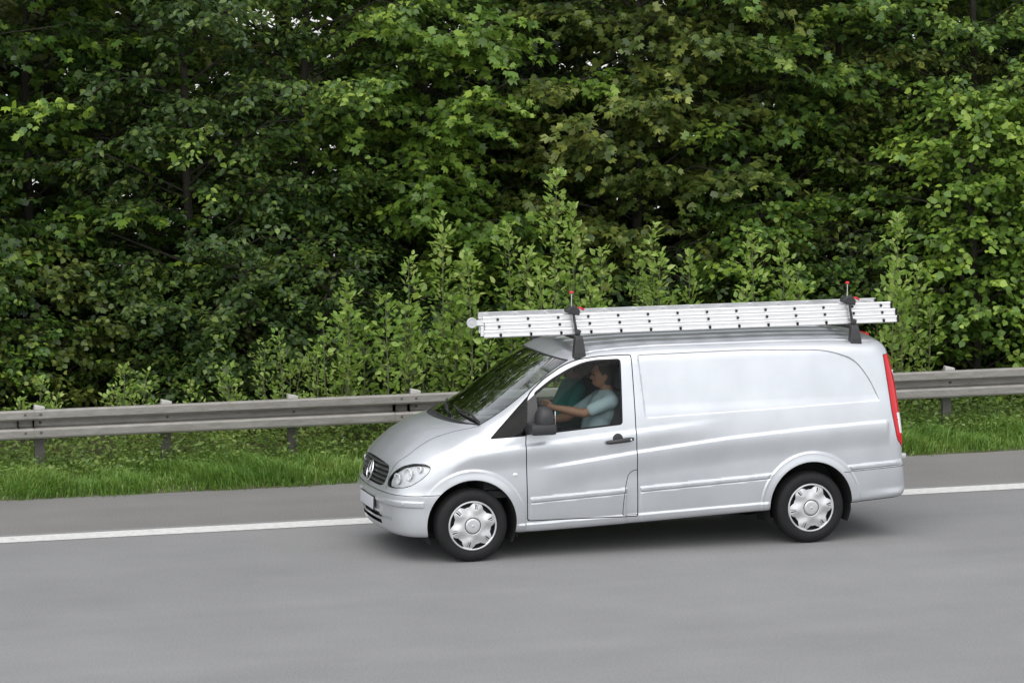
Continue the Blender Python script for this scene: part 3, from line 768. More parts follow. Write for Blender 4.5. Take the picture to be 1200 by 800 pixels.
# dashboard: profile swept across the cab
prof = [(0.02, 0.62), (0.62, 0.62), (0.66, 0.80), (0.60, 0.98), (0.63, 1.06), (0.60, 1.12), (0.50, 1.165), (0.30, 1.165), (0.12, 1.15), (0.02, 1.12)]
ys = np.linspace(-0.80, 0.80, 13); V = []; F = []
for y in ys:
    bul = 0.03 * math.exp(-((y + 0.40) / 0.2) ** 2)
    for (x, z) in prof: V.append((x + (0.12 * (abs(y) / 0.8) ** 2 if x < 0.2 else 0), y, z + (bul if z > 1.1 and x > 0.25 else 0)))
n = len(prof)
for i in range(12):
    for k in range(n): F.append((i * n + k, i * n + (k + 1) % n, (i + 1) * n + (k + 1) % n, (i + 1) * n + k))
F += [tuple(range(n)), tuple(range(13 * n - 1, 12 * n - 1, -1))]
dash = vb(MB().add(V, F), 'dashboard', M_TRIM)
# steering wheel
swc = Vector((0.82, -0.42, 1.215)); tl_ = Matrix.Rotation(R_(-32), 3, 'Y')     # rim leans back at the top
sw = MB(); ring = [swc + tl_ @ Vector((0, 0.19 * math.cos(t), 0.19 * math.sin(t))) for t in np.linspace(0, 2 * math.pi, 37)]
sw.tube(ring, 0.014, 8, cap=False)
for t in (0.1, math.pi - 0.1, 1.5 * math.pi): sw.tube([swc + tl_ @ Vector((-0.02, 0, 0)), swc + tl_ @ Vector((0, 0.185 * math.cos(t), 0.185 * math.sin(t)))], 0.013, 6)
sw.tube([swc + tl_ @ Vector((0.01, 0, 0)), swc + tl_ @ Vector((-0.03, 0, 0))], 0.06, 14)
sw.tube([swc + tl_ @ Vector((-0.03, 0, 0)), Vector((0.60, -0.42, 1.06))], 0.035, 8)
vb(sw, 'steering_wheel', M_BLACK)
# seats
for sg in (-1, 1):
    e = own(empty('seat')); e.location = (1.18, sg * 0.42, 0.0)
    def sp(c, d, ry, name, bev):
        b = MB(); b.box((0, 0, 0), d, Matrix.Rotation(ry, 3, 'Y'), bev); b.V = [(v[0] + c[0], v[1] + c[1], v[2] + c[2]) for v in b.V]
        o = b.build(name, M_SEAT, None, True); o.parent = e
    sp((0.0, 0, 0.80), (0.52, 0.50, 0.16), R_(5), 'seat_cushion', 0.05)
    sp((0.27, 0, 1.12), (0.14, 0.48, 0.60), R_(13), 'seat_back', 0.05)
    sp((0.345, 0, 1.52), (0.08, 0.27, 0.18), R_(10), 'headrest', 0.03)
    b = MB(); b.box((0.02, 0, 0.67), (0.40, 0.38, 0.12)); o = b.build('seat_base', M_TRIM, None); o.parent = e
    b = MB(); b.tube([(0.31, -0.06, 1.38), (0.335, -0.06, 1.47)], 0.007, 6); o = b.build('headrest_post', M_BLACK, None, True); o.parent = e
    o2 = o.copy(); col.objects.link(o2); o2.location.y += 0.12
# seat belts at the door pillars
for sg in (-1, 1):
    b = MB(); b.box((1.47, sg * 0.72, 1.35), (0.012, 0.05, 0.7)); vb(b, 'seat_belt', M_DARK)
b = MB(); b.box((0.86, 0, 1.655), (0.03, 0.24, 0.07), bev=0.012); b.tube([(0.84, 0, 1.68), (0.83, 0, 1.74)], 0.01, 6); vb(b, 'rear_view_mirror', M_BLACK)
for sg in (-1, 1):
    b = MB(); b.box((0.90, sg * 0.40, 1.69), (0.18, 0.42, 0.018), Matrix.Rotation(R_(-28), 3, 'Y'), 0.006); vb(b, 'sun_visor', pmat('visor', (0.18, 0.18, 0.18), 0.8))
# ------------------------------------------------------------------ the two people in the cab
def blob(mb, c, r, n=10):
    """ellipsoid"""
    V = []; F = []; m = n // 2 + 3
    for i in range(m + 1):
        p = math.pi * i / m
        for k in range(n): V.append((c[0] + r[0] * math.sin(p) * math.cos(2 * math.pi * k / n), c[1] + r[1] * math.sin(p) * math.sin(2 * math.pi * k / n), c[2] + r[2] * math.cos(p)))
    for i in range(m):
        for k in range(n): F.append((i * n + k, (i + 1) * n + k, (i + 1) * n + (k + 1) % n, i * n + (k + 1) % n))
    mb.add(V, F)
def limb(mb, pts, rs):
    """tapered limb with round ends"""
    mb.tube(pts, rs, 10)
    for p, r in zip(pts, rs): blob(mb, p, (r, r, r), 10)
def skin(mb, name, mat, parent, voxel, smooth=4):
    """fuse overlapping shapes into one continuous surface"""
    o = mesh_obj('tmp', mb.V, mb.F, mat)
    md = o.modifiers.new('r', 'REMESH'); md.mode = 'VOXEL'; md.voxel_size = voxel; md.use_smooth_shade = True
    sm = o.modifiers.new('s', 'SMOOTH'); sm.iterations = smooth; sm.factor = 0.5
    bpy.context.view_layer.update()
    me = bpy.data.meshes.new_from_object(o.evaluated_get(bpy.context.evaluated_depsgraph_get()))
    me.name = name; old = o.data; bpy.data.objects.remove(o); bpy.data.meshes.remove(old)
    if not me.materials: me.materials.append(mat)
    n = bpy.data.objects.new(name, me); col.objects.link(n); n.parent = parent
    return n
M_SKIN = pmat('skin', (0.24, 0.115, 0.07), 0.6, noise=0.12, scale=20)
M_HAIR = pmat('hair', (0.03, 0.02, 0.014), 0.6, noise=0.4, scale=60, bump=0.6, bscale=150)
M_JEAN = pmat('jeans', (0.03, 0.04, 0.07), 0.9, noise=0.3, scale=60)
M_EYE = pmat('eye', (0.03, 0.025, 0.02), 0.2)
def hand(mb, w, k, dirf, curl_axis_pts, sg):
    """palm from wrist w to knuckles k, four fingers through the given curl points offsets, thumb on the side"""
    w, k = Vector(w), Vector(k); ax = (k - w).normalized(); sd = Vector((0, 0, 1)).cross(ax).normalized() if abs(ax.z) < 0.9 else Vector((0, 1, 0))
    sd = Vector(dirf).normalized()
    for i, (l, o) in enumerate(((0.9, -0.032), (1.0, -0.011), (0.95, 0.011), (0.78, 0.031))):
        b = k + sd * o; pts = [w.lerp(k, 0.4) + sd * o * 0.7, b] + [b + Vector(c) * l for c in curl_axis_pts]
        limb(mb, pts, [0.013, 0.0115] + [0.0095, 0.009, 0.008][:len(curl_axis_pts)])
    blob(mb, w.lerp(k, 0.5), (0.036, 0.036, 0.03))
    t0 = w.lerp(k, 0.35) - sd * 0.028
    limb(mb, [t0, t0 - sd * 0.025 + ax * 0.03, t0 - sd * 0.02 + ax * 0.06 + Vector(curl_axis_pts[0]) * 0.3], [0.014, 0.0115, 0.0095])
def person(yc, label, shirt_mat, arms, hips=(1.20, 0.93)):
    root = empty('person', (hips[0], yc, hips[1] - 0.05)); tag(root, label, 'person')
    T = Matrix.Translation((-hips[0], 0, -(hips[1] - 0.05)))
    hx, hz = hips; L = lambda p: (p[0] - hx, p[1] - yc, p[2] - (hz - 0.05))
    body = MB(); sh = MB(); tr = MB()
    pel = (hx, yc, hz); ch = (hx + 0.125, yc, hz + 0.34); nk = (hx + 0.15, yc, hz + 0.50); hd = (hx + 0.105, yc, hz + 0.645)
    limb(body, [L(pel), L((hx + 0.05, yc, hz + 0.18)), L(ch)], [0.12, 0.115, 0.13])
    limb(body, [L(nk), L((hx + 0.125, yc, hz + 0.58))], [0.062, 0.055])
    # head with brow, nose, jaw and ears, looking ahead (-x)
    blob(body, L(hd), (0.098, 0.076, 0.118), 16); blob(body, L((hd[0] - 0.03, yc, hd[2] - 0.062)), (0.062, 0.056, 0.055), 12)
    blob(body, L((hd[0] - 0.100, yc, hd[2] - 0.018)), (0.022, 0.014, 0.024), 8); blob(body, L((hd[0] - 0.085, yc, hd[2] + 0.03)), (0.016, 0.05, 0.012), 8); blob(body, L((hd[0] - 0.088, yc, hd[2] - 0.07)), (0.012, 0.026, 0.012), 8)
    for s in (-1, 1): blob(body, L((hd[0] + 0.012, yc + s * 0.077, hd[2] - 0.01)), (0.020, 0.010, 0.030), 8)
    for (m, g) in ((sh, 0.014),):
        limb(m, [L((hx + 0.005, yc, hz + 0.02)), L((hx + 0.05, yc, hz + 0.18)), L(ch), L((hx + 0.14, yc, hz + 0.43))], [0.125 + g, 0.125 + g, 0.138 + g, 0.085 + g])
        for s in (-1, 1): blob(m, L((hx + 0.115, yc + s * 0.085, hz + 0.33)), (0.11 + g, 0.10 + g, 0.12 + g), 12); blob(m, L((hx + 0.055, yc + s * 0.07, hz + 0.17)), (0.115 + g, 0.095 + g, 0.14 + g), 12)
        limb(m, [L((hx + 0.135, yc - 0.19, hz + 0.42)), L((hx + 0.145, yc, hz + 0.45)), L((hx + 0.135, yc + 0.19, hz + 0.42))], [0.065 + g * .6, 0.075 + g * .6, 0.065 + g * .6])
    for (S, E, Wr, K, sdv, curl) in arms:
        limb(body, [L(S), L(E)], [0.052, 0.042]); mid = tuple(E[i] * 0.6 + Wr[i] * 0.4 for i in range(3))
        limb(body, [L(E), L(mid), L(Wr)], [0.042, 0.043, 0.029])
        hand(body, L(Wr), L(K), sdv, curl, 1)
        q = tuple(S[i] * 0.28 + E[i] * 0.72 for i in range(3)); limb(sh, [L(S), L(q)], [0.068, 0.061])
    for s in (-1, 1):
        kn = (hx - 0.42, yc + s * 0.14, hz + 0.02); an = (hx - 0.55, yc + s * 0.14, hz - 0.29)
        limb(tr, [L((hx, yc + s * 0.09, hz - 0.01)), L(kn)], [0.10, 0.068]); limb(tr, [L(kn), L(an)], [0.066, 0.05])
        limb(body, [L((hx, yc + s * 0.09, hz - 0.01)), L(kn)], [0.085, 0.055]); limb(body, [L(kn), L(an)], [0.05, 0.04])
        limb(body, [L(an), L((an[0] - 0.16, an[1], an[2] - 0.02))], [0.045, 0.032])
    blob(tr, L((hx + 0.01, yc, hz)), (0.14, 0.17, 0.12), 12)
    b = skin(body, 'body', M_SKIN, root, 0.0085, 3)
    s = skin(sh, 'shirt', shirt_mat, b, 0.014, 8); t = skin(tr, 'trousers', M_JEAN, b, 0.016, 5)
    hm = MB(); blob(hm, L((hd[0] + 0.018, yc, hd[2] + 0.022)), (0.098, 0.083, 0.112), 16); blob(hm, L((hd[0] + 0.035, yc, hd[2] - 0.02)), (0.078, 0.080, 0.10), 12)
    skin(hm, 'hair', M_HAIR, b, 0.011, 2)
    for q in (-1, 1):
        e = MB(); blob(e, L((hd[0] - 0.088, yc + q * 0.031, hd[2] + 0.008)), (0.011, 0.014, 0.009), 8); o = e.build('eye', M_EYE, b, True)
    return root
M_BLUE = pmat('pale_blue_shirt', (0.29, 0.35, 0.39), 0.85, noise=0.14, scale=9, bump=1.0, bscale=11)
M_TEAL = pmat('teal_shirt', (0.012, 0.22, 0.185), 0.85, noise=0.15, scale=9, bump=1.0, bscale=11)
ky = (0, 0.5, 0.86)
person(-0.44, 'driver in a pale blue shirt with one arm stretched to the steering wheel', M_BLUE, hips=(1.25, 0.92), arms=[
    ((1.385, -0.63, 1.345), (1.12, -0.635, 1.245), (0.855, -0.585, 1.305), (0.775, -0.562, 1.335), (0, 0.55, -0.83), [(-0.026, 0.006, 0.000), (-0.034, 0.02, -0.024), (-0.018, 0.026, -0.04)]),
    ((1.385, -0.25, 1.345), (1.10, -0.20, 1.16), (0.90, -0.26, 1.145), (0.85, -0.275, 1.155), (0, 0.6, 0.8), [(-0.024, 0.0, 0.012), (-0.036, -0.016, -0.004), (-0.026, -0.02, -0.024)])])
person(0.42, 'passenger in a teal shirt with hands in the lap', M_TEAL, [
    ((1.335, 0.23, 1.36), (1.22, 0.16, 1.10), (1.00, 0.30, 1.06), (0.93, 0.33, 1.06), (0.4, 0.9, 0), [(-0.03, 0.01, -0.01), (-0.05, 0.02, -0.03), (-0.05, 0.03, -0.045)]),
    ((1.335, 0.61, 1.36), (1.22, 0.68, 1.10), (1.00, 0.56, 1.06), (0.93, 0.53, 1.06), (-0.4, 0.9, 0), [(-0.03, -0.01, -0.01), (-0.05, -0.02, -0.03), (-0.05, -0.03, -0.045)])])
# papers on the dashboard
M_PAPER = pmat('paper', (0.70, 0.70, 0.68), 0.8, noise=0.05)
for i, (x, y, a, lab) in enumerate(((0.42, 0.05, 0.3, 'white sheet of paper lying mid dashboard behind the windscreen'), (0.34, -0.28, -0.4, 'white sheet of paper on the dashboard ahead of the driver'))):
    p = MB(); Mx = Matrix.Rotation(a, 3, 'Z')
    V = [Mx @ Vector((u * 0.148, v * 0.105, 0.004 * math.sin(3 * u + i))) for u in (-1, -.33, .33, 1) for v in (-1, 1)]
    p.add([(v.x + x, v.y + y, v.z + 1.204) for v in V], [(2 * k, 2 * k + 2, 2 * k + 3, 2 * k + 1) for k in range(3)])
    o = p.build('paper_sheet', M_PAPER, None, True); tag(o, lab, 'paper')
# ------------------------------------------------------------------ ladder and its two roof bars
LN, LF = -0.62, -0.20            # near and far side rails
def rail_box(mb, x0, x1, y, z0, z1, t=0.026):
    """a channel-section side rail: web with two flanges and a raised middle bead"""
    h = z1 - z0; s = 1 if y > -0.4 else -1
    P = [(0, 0), (s * 0.004, 0), (s * 0.007, 0.008), (s * 0.007, h * 0.24), (s * 0.002, h * 0.32), (s * 0.002, h * 0.68), (s * 0.007, h * 0.76), (s * 0.007, h - 0.008), (s * 0.004, h), (0, h), (-s * t, h), (-s * t, h - 0.006), (-s * 0.004, h - 0.006), (-s * 0.004, 0.006), (-s * t, 0.006), (-s * t, 0)]
    V = [(x, y + p[0], z0 + p[1]) for x in (x0, x1) for p in P]; n = len(P)
    F = [(k, (k + 1) % n, n + (k + 1) % n, n + k) for k in range(n)] + [tuple(range(n)), tuple(range(2 * n - 1, n - 1, -1))]
    mb.add(V, F)
lad = empty('extension_ladder', (2.1, -0.41, 1.962))
tag(lad, 'three-part aluminium extension ladder lying flat across the roof bars of the van', 'ladder')
def lown(o, p=None):
    o.parent = p or lad
    if p is None: o.matrix_parent_inverse = Matrix.Translation((-2.1, 0.41, -1.962))
    return o
levels = [(0.205, 4.150, 1.962, 2.025), (0.215, 4.135, 2.027, 2.089), (0.195, 4.09, 2.091, 2.152)]
R0, DR = 0.345, 0.2815
for li, (x0, x1, z0, z1) in enumerate(levels):
    ins = 0.006 * li
    sec = lown(empty('ladder_section', (0, 0, 0)))
    for y in (LN + ins, LF - ins):
        b = MB(); rail_box(b, x0 + (0.06 if y > -0.4 else 0), x1, y, z0, z1); o = b.build('side_rail', M_ALU, None); lown(o, sec)
        c = MB(); c.box((x1 + 0.006, y - 0.008 * (1 if y > -0.4 else -1), (z0 + z1) / 2), (0.022, 0.036, z1 - z0 + 0.004), bev=0.004); o = c.build('end_cap', M_RUB, None); lown(o, sec)
    k = 0
    while R0 + k * DR < x1 - 0.05:
        x = R0 + k * DR + 0.012 * (1 - li); zc = z0 + (z1 - z0) * 0.5
        b = MB(); b.box((x, (LN + LF) / 2, zc), (0.028, LF - LN - 2 * ins - 0.006, 0.028), bev=0.004); o = b.build('rung', M_ALU, None); lown(o, sec)
        for y in (LN + ins, LF - ins):
            sgn = 1 if y > -0.4 else -1
            hh = 0.021 if li == 0 else 0.012
            c = MB(); c.box((x, y + sgn * 0.0065, zc - (0.012 if li == 0 else 0)), (0.021, 0.016, hh * 1.5), bev=0.004); o = c.build('rung_plug', M_RUB, None); lown(o, sec)
        k += 1
# guide wheels at the ladder head
for y in (LN + 0.014,):
    b = MB(); b.lathe([(0.001, 0.012), (0.016, 0.012), (0.018, 0.008), (0.034, 0.008), (0.036, 0.013), (0.045, 0.013), (0.047, 0.008), (0.047, -0.008), (0.045, -0.013), (0.001, -0.013)], 24, Matrix.Translation((0.095, y, 2.100)))
    w = b.build('guide_wheel', pmat('grey_wheel', (0.45, 0.46, 0.47), 0.4, noise=0.1), None, True); lown(w)
    b = MB(); b.box((0.15, y, 2.098), (0.12, 0.006, 0.05), bev=0.002); b.box((0.19, y, 2.02), (0.03, 0.012, 0.09), bev=0.003); o = b.build('wheel_bracket', M_ALU, None); lown(o)
b = MB(); b.tube([(0.095, LN + 0.02, 2.100), (0.095, LN + 0.06, 2.100)], 0.010, 8); o = b.build('wheel_axle', M_ALU, None, True); lown(o)

def rack(x, which):
    zr = surf_z(x, 0.70)
    e = empty('roof_bar', (x, 0, zr))
    tag(e, 'black roof bar with a red-knobbed ladder clamp, %s' % which, 'roof bar', 'roof bars carrying the ladder')
    def q(o): o.parent = e; o.matrix_parent_inverse = Matrix.Translation((-x, 0, -zr)); return o
    b = MB(); b.box((x, 0, 1.935), (0.05, 1.36, 0.034), bev=0.008); q(b.build('cross_bar', M_BLACK, None, True))
    for sg in (-1, 1):
        b = MB()
        yb = 0.715
        V = []
        for (z, w, y0, y1) in ((zr - 0.02, 0.115, yb - 0.05, yb + 0.03), (zr + 0.03, 0.105, yb - 0.05, yb + 0.028), (1.925, 0.075, yb - 0.06, yb + 0.012), (1.96, 0.062, yb - 0.06, yb + 0.0)):
            for sx, yy in ((-1, y0), (1, y0), (1, y1), (-1, y1)): V.append((x + sx * w / 2, sg * yy, z))
        F = [(i * 4 + k, i * 4 + (k + 1) % 4, i * 4 + 4 + (k + 1) % 4, i * 4 + 4 + k) for i in range(3) for k in range(4)] + [(0, 1, 2, 3), (15, 14, 13, 12)]
        b.add(V, F); q(b.build('foot', M_BLACK, None, False, 0.008))
    # ladder clamp: stand rod through a jaw, side arm down past the rail
    yc = LN - 0.03
    b = MB(); b.tube([(x + 0.0, yc, 1.945), (x - 0.015, yc - 0.012, 2.02), (x - 0.028, yc - 0.010, 2.10), (x - 0.035, yc - 0.006, 2.165)], [0.016, 0.013, 0.012, 0.011], 8); q(b.build('clamp_arm', M_BLACK, None, True))
    b = MB(); b.box((x + 0.005, yc - 0.01, 1.985), (0.05, 0.03, 0.05), Matrix.Rotation(0.3, 3, 'Y'), 0.008); q(b.build('clamp_slider', M_BLACK, None, True))
    b = MB(); V = [(-0.065, 0, 0.0), (0.05, 0, -0.03), (0.06, 0, 0.015), (0.02, 0, 0.062), (-0.03, 0, 0.055), (-0.075, 0, 0.022)]
    b.prism([(x - 0.035 + v[0], 2.165 + v[2]) for v in V], yc - 0.03, yc + 0.06); q(b.build('clamp_jaw', M_BLACK, None, False, 0.008))
    b = MB(); b.tube([(x - 0.045, yc + 0.02, 2.2), (x - 0.045, yc + 0.02, 2.335)], 0.006, 8); q(b.build('threaded_rod', M_CHROME, None, True))
    b = MB(); b.lathe([(0.0005, 0.012), (0.011, 0.010), (0.019, 0.004), (0.020, -0.004), (0.013, -0.010), (0.008, -0.014)], 14, Matrix.Translation((x - 0.045, yc + 0.02, 2.345)) @ Matrix.Rotation(-math.pi / 2, 4, 'X')); q(b.build('knob', M_RED, None, True))
    b = MB(); b.tube([(x + 0.0, yc, 2.202), (x + 0.03, yc, 2.205), (x + 0.065, yc, 2.185)], [0.007, 0.010, 0.009], 8); q(b.build('clamp_lever', M_RED, None, True))
rack(1.06, 'in front of the cab doors\' rear edge')
rack(3.70, 'above the rear wheel')
# ------------------------------------------------------------------ ground, road, verge
def asphalt(name, c1, c2, seed=0.0):
    m, N, L = nmat(name); out = N.new('ShaderNodeOutputMaterial'); b = N.new('ShaderNodeBsdfPrincipled'); L.new(b.outputs[0], out.inputs['Surface'])
    tc = N.new('ShaderNodeTexCoord'); mp = N.new('ShaderNodeMapping'); mp.inputs['Location'].default_value = (seed, seed * 2, 0)
    L.new(tc.outputs['Object'], mp.inputs['Vector'])
    n1 = N.new('ShaderNodeTexNoise'); n1.inputs['Scale'].default_value = 48; n1.inputs['Detail'].default_value = 5; n1.inputs['Roughness'].default_value = 0.75   # aggregate
    L.new(mp.outputs[0], n1.inputs['Vector'])
    mp2 = N.new('ShaderNodeMapping'); mp2.inputs['Scale'].default_value = (0.05, 0.9, 1); L.new(tc.outputs['Object'], mp2.inputs['Vector'])
    n2 = N.new('ShaderNodeTexNoise'); n2.inputs['Scale'].default_value = 1.6; n2.inputs['Detail'].default_value = 6; L.new(mp2.outputs[0], n2.inputs['Vector'])        # wear along the lane
    n3 = N.new('ShaderNodeTexNoise'); n3.inputs['Scale'].default_value = 0.7; n3.inputs['Detail'].default_value = 8; n3.inputs['Roughness'].default_value = 0.65; L.new(mp.outputs[0], n3.inputs['Vector'])
    r = N.new('ShaderNodeValToRGB'); r.color_ramp.elements[0].color = (*c1, 1); r.color_ramp.elements[1].color = (*c2, 1); r.color_ramp.elements[0].position = 0.3; r.color_ramp.elements[1].position = 0.7
    a1 = N.new('ShaderNodeMath'); a1.operation = 'MULTIPLY_ADD'; L.new(n1.outputs['Fac'], a1.inputs[0]); a1.inputs[1].default_value = 0.85
    a2 = N.new('ShaderNodeMath'); a2.operation = 'MULTIPLY_ADD'; L.new(n2.outputs['Fac'], a2.inputs[0]); a2.inputs[1].default_value = 0.17
    a3 = N.new('ShaderNodeMath'); a3.operation = 'MULTIPLY_ADD'; L.new(n3.outputs['Fac'], a3.inputs[0]); a3.inputs[1].default_value = 0.26; a3.inputs[2].default_value = -0.13
    L.new(a3.outputs[0], a2.inputs[2]); L.new(a2.outputs[0], a1.inputs[2]); L.new(a1.outputs[0], r.inputs['Fac']); L.new(r.outputs['Color'], b.inputs['Base Color'])
    b.inputs['Roughness'].default_value = 0.82; b.inputs['Specular IOR Level'].default_value = 0.35
    bp = N.new('ShaderNodeBump'); bp.inputs['Strength'].default_value = 0.5; bp.inputs['Distance'].default_value = 0.004; L.new(n1.outputs['Fac'], bp.inputs['Height']); L.new(bp.outputs[0], b.inputs['Normal'])
    return m
def sheet(name, x0, x1, y0, y1, z, mat):
    nx = 24
    V = [(x0 + (x1 - x0) * i / nx, y, z) for i in range(nx + 1) for y in (y0, y1)]
    o = mesh_obj(name, V, [(2 * i, 2 * i + 2, 2 * i + 3, 2 * i + 1) for i in range(nx)], mat); o['kind'] = 'structure'; return o
M_SKY_GROUND = pmat('sky_pale_ground', (0.55, 0.55, 0.52), 0.95, noise=0.12, scale=0.4)  # ground coloured pale to stand in for bright sky between the trees
M_SOIL = pmat('verge_soil', (0.045, 0.05, 0.022), 0.95, scale=6, col2=(0.085, 0.075, 0.045), bump=0.6, bscale=12)
sheet('ground', -900, 900, -900, 900, -0.10, M_SKY_GROUND)
sheet('carriageway', -300, 300, -14.0, 1.86, 0.0, asphalt('asphalt_lane', (0.145, 0.145, 0.148), (0.262, 0.262, 0.266)))
sheet('hard_shoulder', -300, 300, 1.86, 3.95, 0.0, asphalt('asphalt_shoulder', (0.12, 0.116, 0.113), (0.225, 0.219, 0.213), 7.3))
M_LINE = pmat('road_paint', (0.36, 0.36, 0.355), 0.65, scale=16, col2=(0.80, 0.80, 0.78), bump=0.3, bscale=90)
sheet('edge_line', -300, 300, 1.40, 1.73, 0.004, M_LINE)
for k in range(-5, 6):
    x = -11.2 + 18 * k
    sheet('lane_line', x, x + 6, -2.27, -2.12, 0.004, M_LINE)
# verge: a gently rolling strip behind the shoulder, under the trees
V = []; F = []; xs = np.linspace(-60, 70, 131); ys = np.array([3.86, 3.93, 4.1, 4.5, 5.0, 5.6, 6.4, 7.5, 9.0, 12.0, 16.0, 21.0, 24.0]); zz = np.array([-0.05, 0.004, 0.03, 0.05, 0.06, 0.07, 0.10, 0.14, 0.15, 0.12, 0.05, -0.02, -0.11])
for x in xs:
    for y, z in zip(ys, zz):
        w = 0.0 if z < 0 else 1.0
        V.append((x, y + (0.03 * math.sin(x * 1.7) + 0.02 * math.sin(x * 4.1 + 1) if y < 4 else 0), z + w * 0.02 * math.sin(x * 0.9 + y) * min(1, (y - 3.9))))
n = len(ys)
for i in range(130):
    for j in range(n - 1): F.append((i * n + j, (i + 1) * n + j, (i + 1) * n + j + 1, i * n + j + 1))
o = mesh_obj('verge', V, F, M_SOIL, smooth=True); o['kind'] = 'structure'

# ------------------------------------------------------------------ guardrail
def galv(name, c, m=0.35):
    mt, N, L = nmat(name); out = N.new('ShaderNodeOutputMaterial'); b = N.new('ShaderNodeBsdfPrincipled'); L.new(b.outputs[0], out.inputs['Surface'])
    tc = N.new('ShaderNodeTexCoord'); mp = N.new('ShaderNodeMapping'); mp.inputs['Scale'].default_value = (3, 3, 14); L.new(tc.outputs['Object'], mp.inputs[0])
    n = N.new('ShaderNodeTexNoise'); n.inputs['Scale'].default_value = 2.2; n.inputs['Detail'].default_value = 8; n.inputs['Roughness'].default_value = 0.7; L.new(mp.outputs[0], n.inputs['Vector'])
    r = N.new('ShaderNodeValToRGB'); e = r.color_ramp.elements; e[0].position = 0.3; e[1].position = 0.75
    e[0].color = (c[0] * 0.60, c[1] * 0.57, c[2] * 0.53, 1); e[1].color = (*c, 1); L.new(n.outputs['Fac'], r.inputs['Fac']); L.new(r.outputs['Color'], b.inputs['Base Color'])
    b.inputs['Metallic'].default_value = m; b.inputs['Roughness'].default_value = 0.55
    return mt
M_GALV = galv('galvanised_rail', (0.31, 0.30, 0.285)); M_POST = galv('weathered_post', (0.13, 0.125, 0.12), 0.3); M_CAP = galv('bright_zinc', (0.62, 0.62, 0.61), 0.3)
RY = 5.09
gr = empty('guardrail', (2.3, RY, 0))
tag(gr, 'grey galvanised steel guardrail on posts between the grass verge and the trees', 'guardrail')
def gown(o): o.parent = gr; o.matrix_parent_inverse = Matrix.Translation((-2.3, -RY, 0)); return o
front_p = [(0.045, 0.722), (0.030, 0.742), (0.005, 0.752), (-0.012, 0.746), (-0.020, 0.730), (-0.022, 0.662), (-0.010, 0.646), (0.105, 0.642), (0.113, 0.632), (0.113, 0.568), (0.105, 0.558), (-0.010, 0.553), (-0.022, 0.536), (-0.022, 0.470), (-0.014, 0.452), (0.005, 0.444), (0.030, 0.452), (0.045, 0.470)]
def beam(x0, x1, dy):
    P = [(y + dy, z) for y, z in front_p] + [(y + dy + 0.004, z - (0.004 if z > 0.6 else -0.004)) for y, z in reversed(front_p)]
    n = len(P); nx = 5; V = []; F = []
    for i in range(nx + 1):
        for (y, z) in P: V.append((x0 + (x1 - x0) * i / nx, RY + y, z))
    for i in range(nx):
        for k in range(n): F.append((i * n + k, i * n + (k + 1) % n, (i + 1) * n + (k + 1) % n, (i + 1) * n + k))
    F += [tuple(range(n)), tuple(range(nx * n + n - 1, nx * n - 1, -1))]
    return MB().add(V, F).build('rail_beam', M_GALV, None)
JX = -3.12
for k in range(-3, 6):
    x0 = JX + 4.0 * k
    gown(beam(x0 - 0.16, x0 + 4.0, 0.0 if k % 2 else 0.0055))
bolt = None
def boltat(x, y, z):
    global bolt
    if bolt is None:
        b = MB(); b.lathe([(0.0005, 0.010), (0.008, 0.009), (0.013, 0.003), (0.014, -0.004)], 10); bolt = b.build('bolt', M_POST, None, True); o = bolt
    else:
        o = bolt.copy(); col.objects.link(o)
    gown(o); o.location = (x, y, z)
for k in range(-3, 6):
    x0 = JX + 4.0 * k
    for dx in (-0.11, 0.11 - 0.06):
        for z in (0.705, 0.515): boltat(x0 + dx + 0.02, RY - 0.024, z)
posts = [-12.4 + 1.333 * k for k in range(7)] + [-3.04, -1.708, -0.354, 0.98, 2.31, 3.64, 4.97, 6.05, 7.134, 8.47, 9.80] + [11.13 + 1.333 * k for k in range(6)]
pm = cm = bm_ = None
for x in posts:
    if pm is None:
        b = MB(); b.add([], []); P = [(-0.05, 0), (0.05, 0), (0.05, 0.02), (0.045, 0.02), (0.045, 0.005), (-0.045, 0.005), (-0.045, 0.05), (0.045, 0.05), (0.045, 0.035), (0.05, 0.035), (0.05, 0.055), (-0.05, 0.055)]
        V = [(p[0], p[1], z) for z in (-0.3, 0.74) for p in P]; n = len(P)
        b.add(V, [(k, (k + 1) % n, n + (k + 1) % n, n + k) for k in range(n)] + [tuple(range(n)), tuple(range(2 * n - 1, n - 1, -1))])
        pm = b.build('post', M_POST, None); o = pm
        b = MB(); b.prism([(-0.055, 0.700), (0.05, 0.700), (0.055, 0.758), (-0.045, 0.782), (-0.055, 0.778)], 0.0, 0.085)
        cm = b.build('post_bracket', M_CAP, None, False, 0.004); c = cm
    else:
        o = pm.copy(); col.objects.link(o); c = cm.copy(); col.objects.link(c)
    gown(o); o.location = (x, RY + 0.21, 0); gown(c); c.location = (x, RY + 0.12, 0.002)
    c.rotation_euler = (0, 0, random.uniform(-0.1, 0.1))
    boltat(x, RY + 0.108, 0.60)
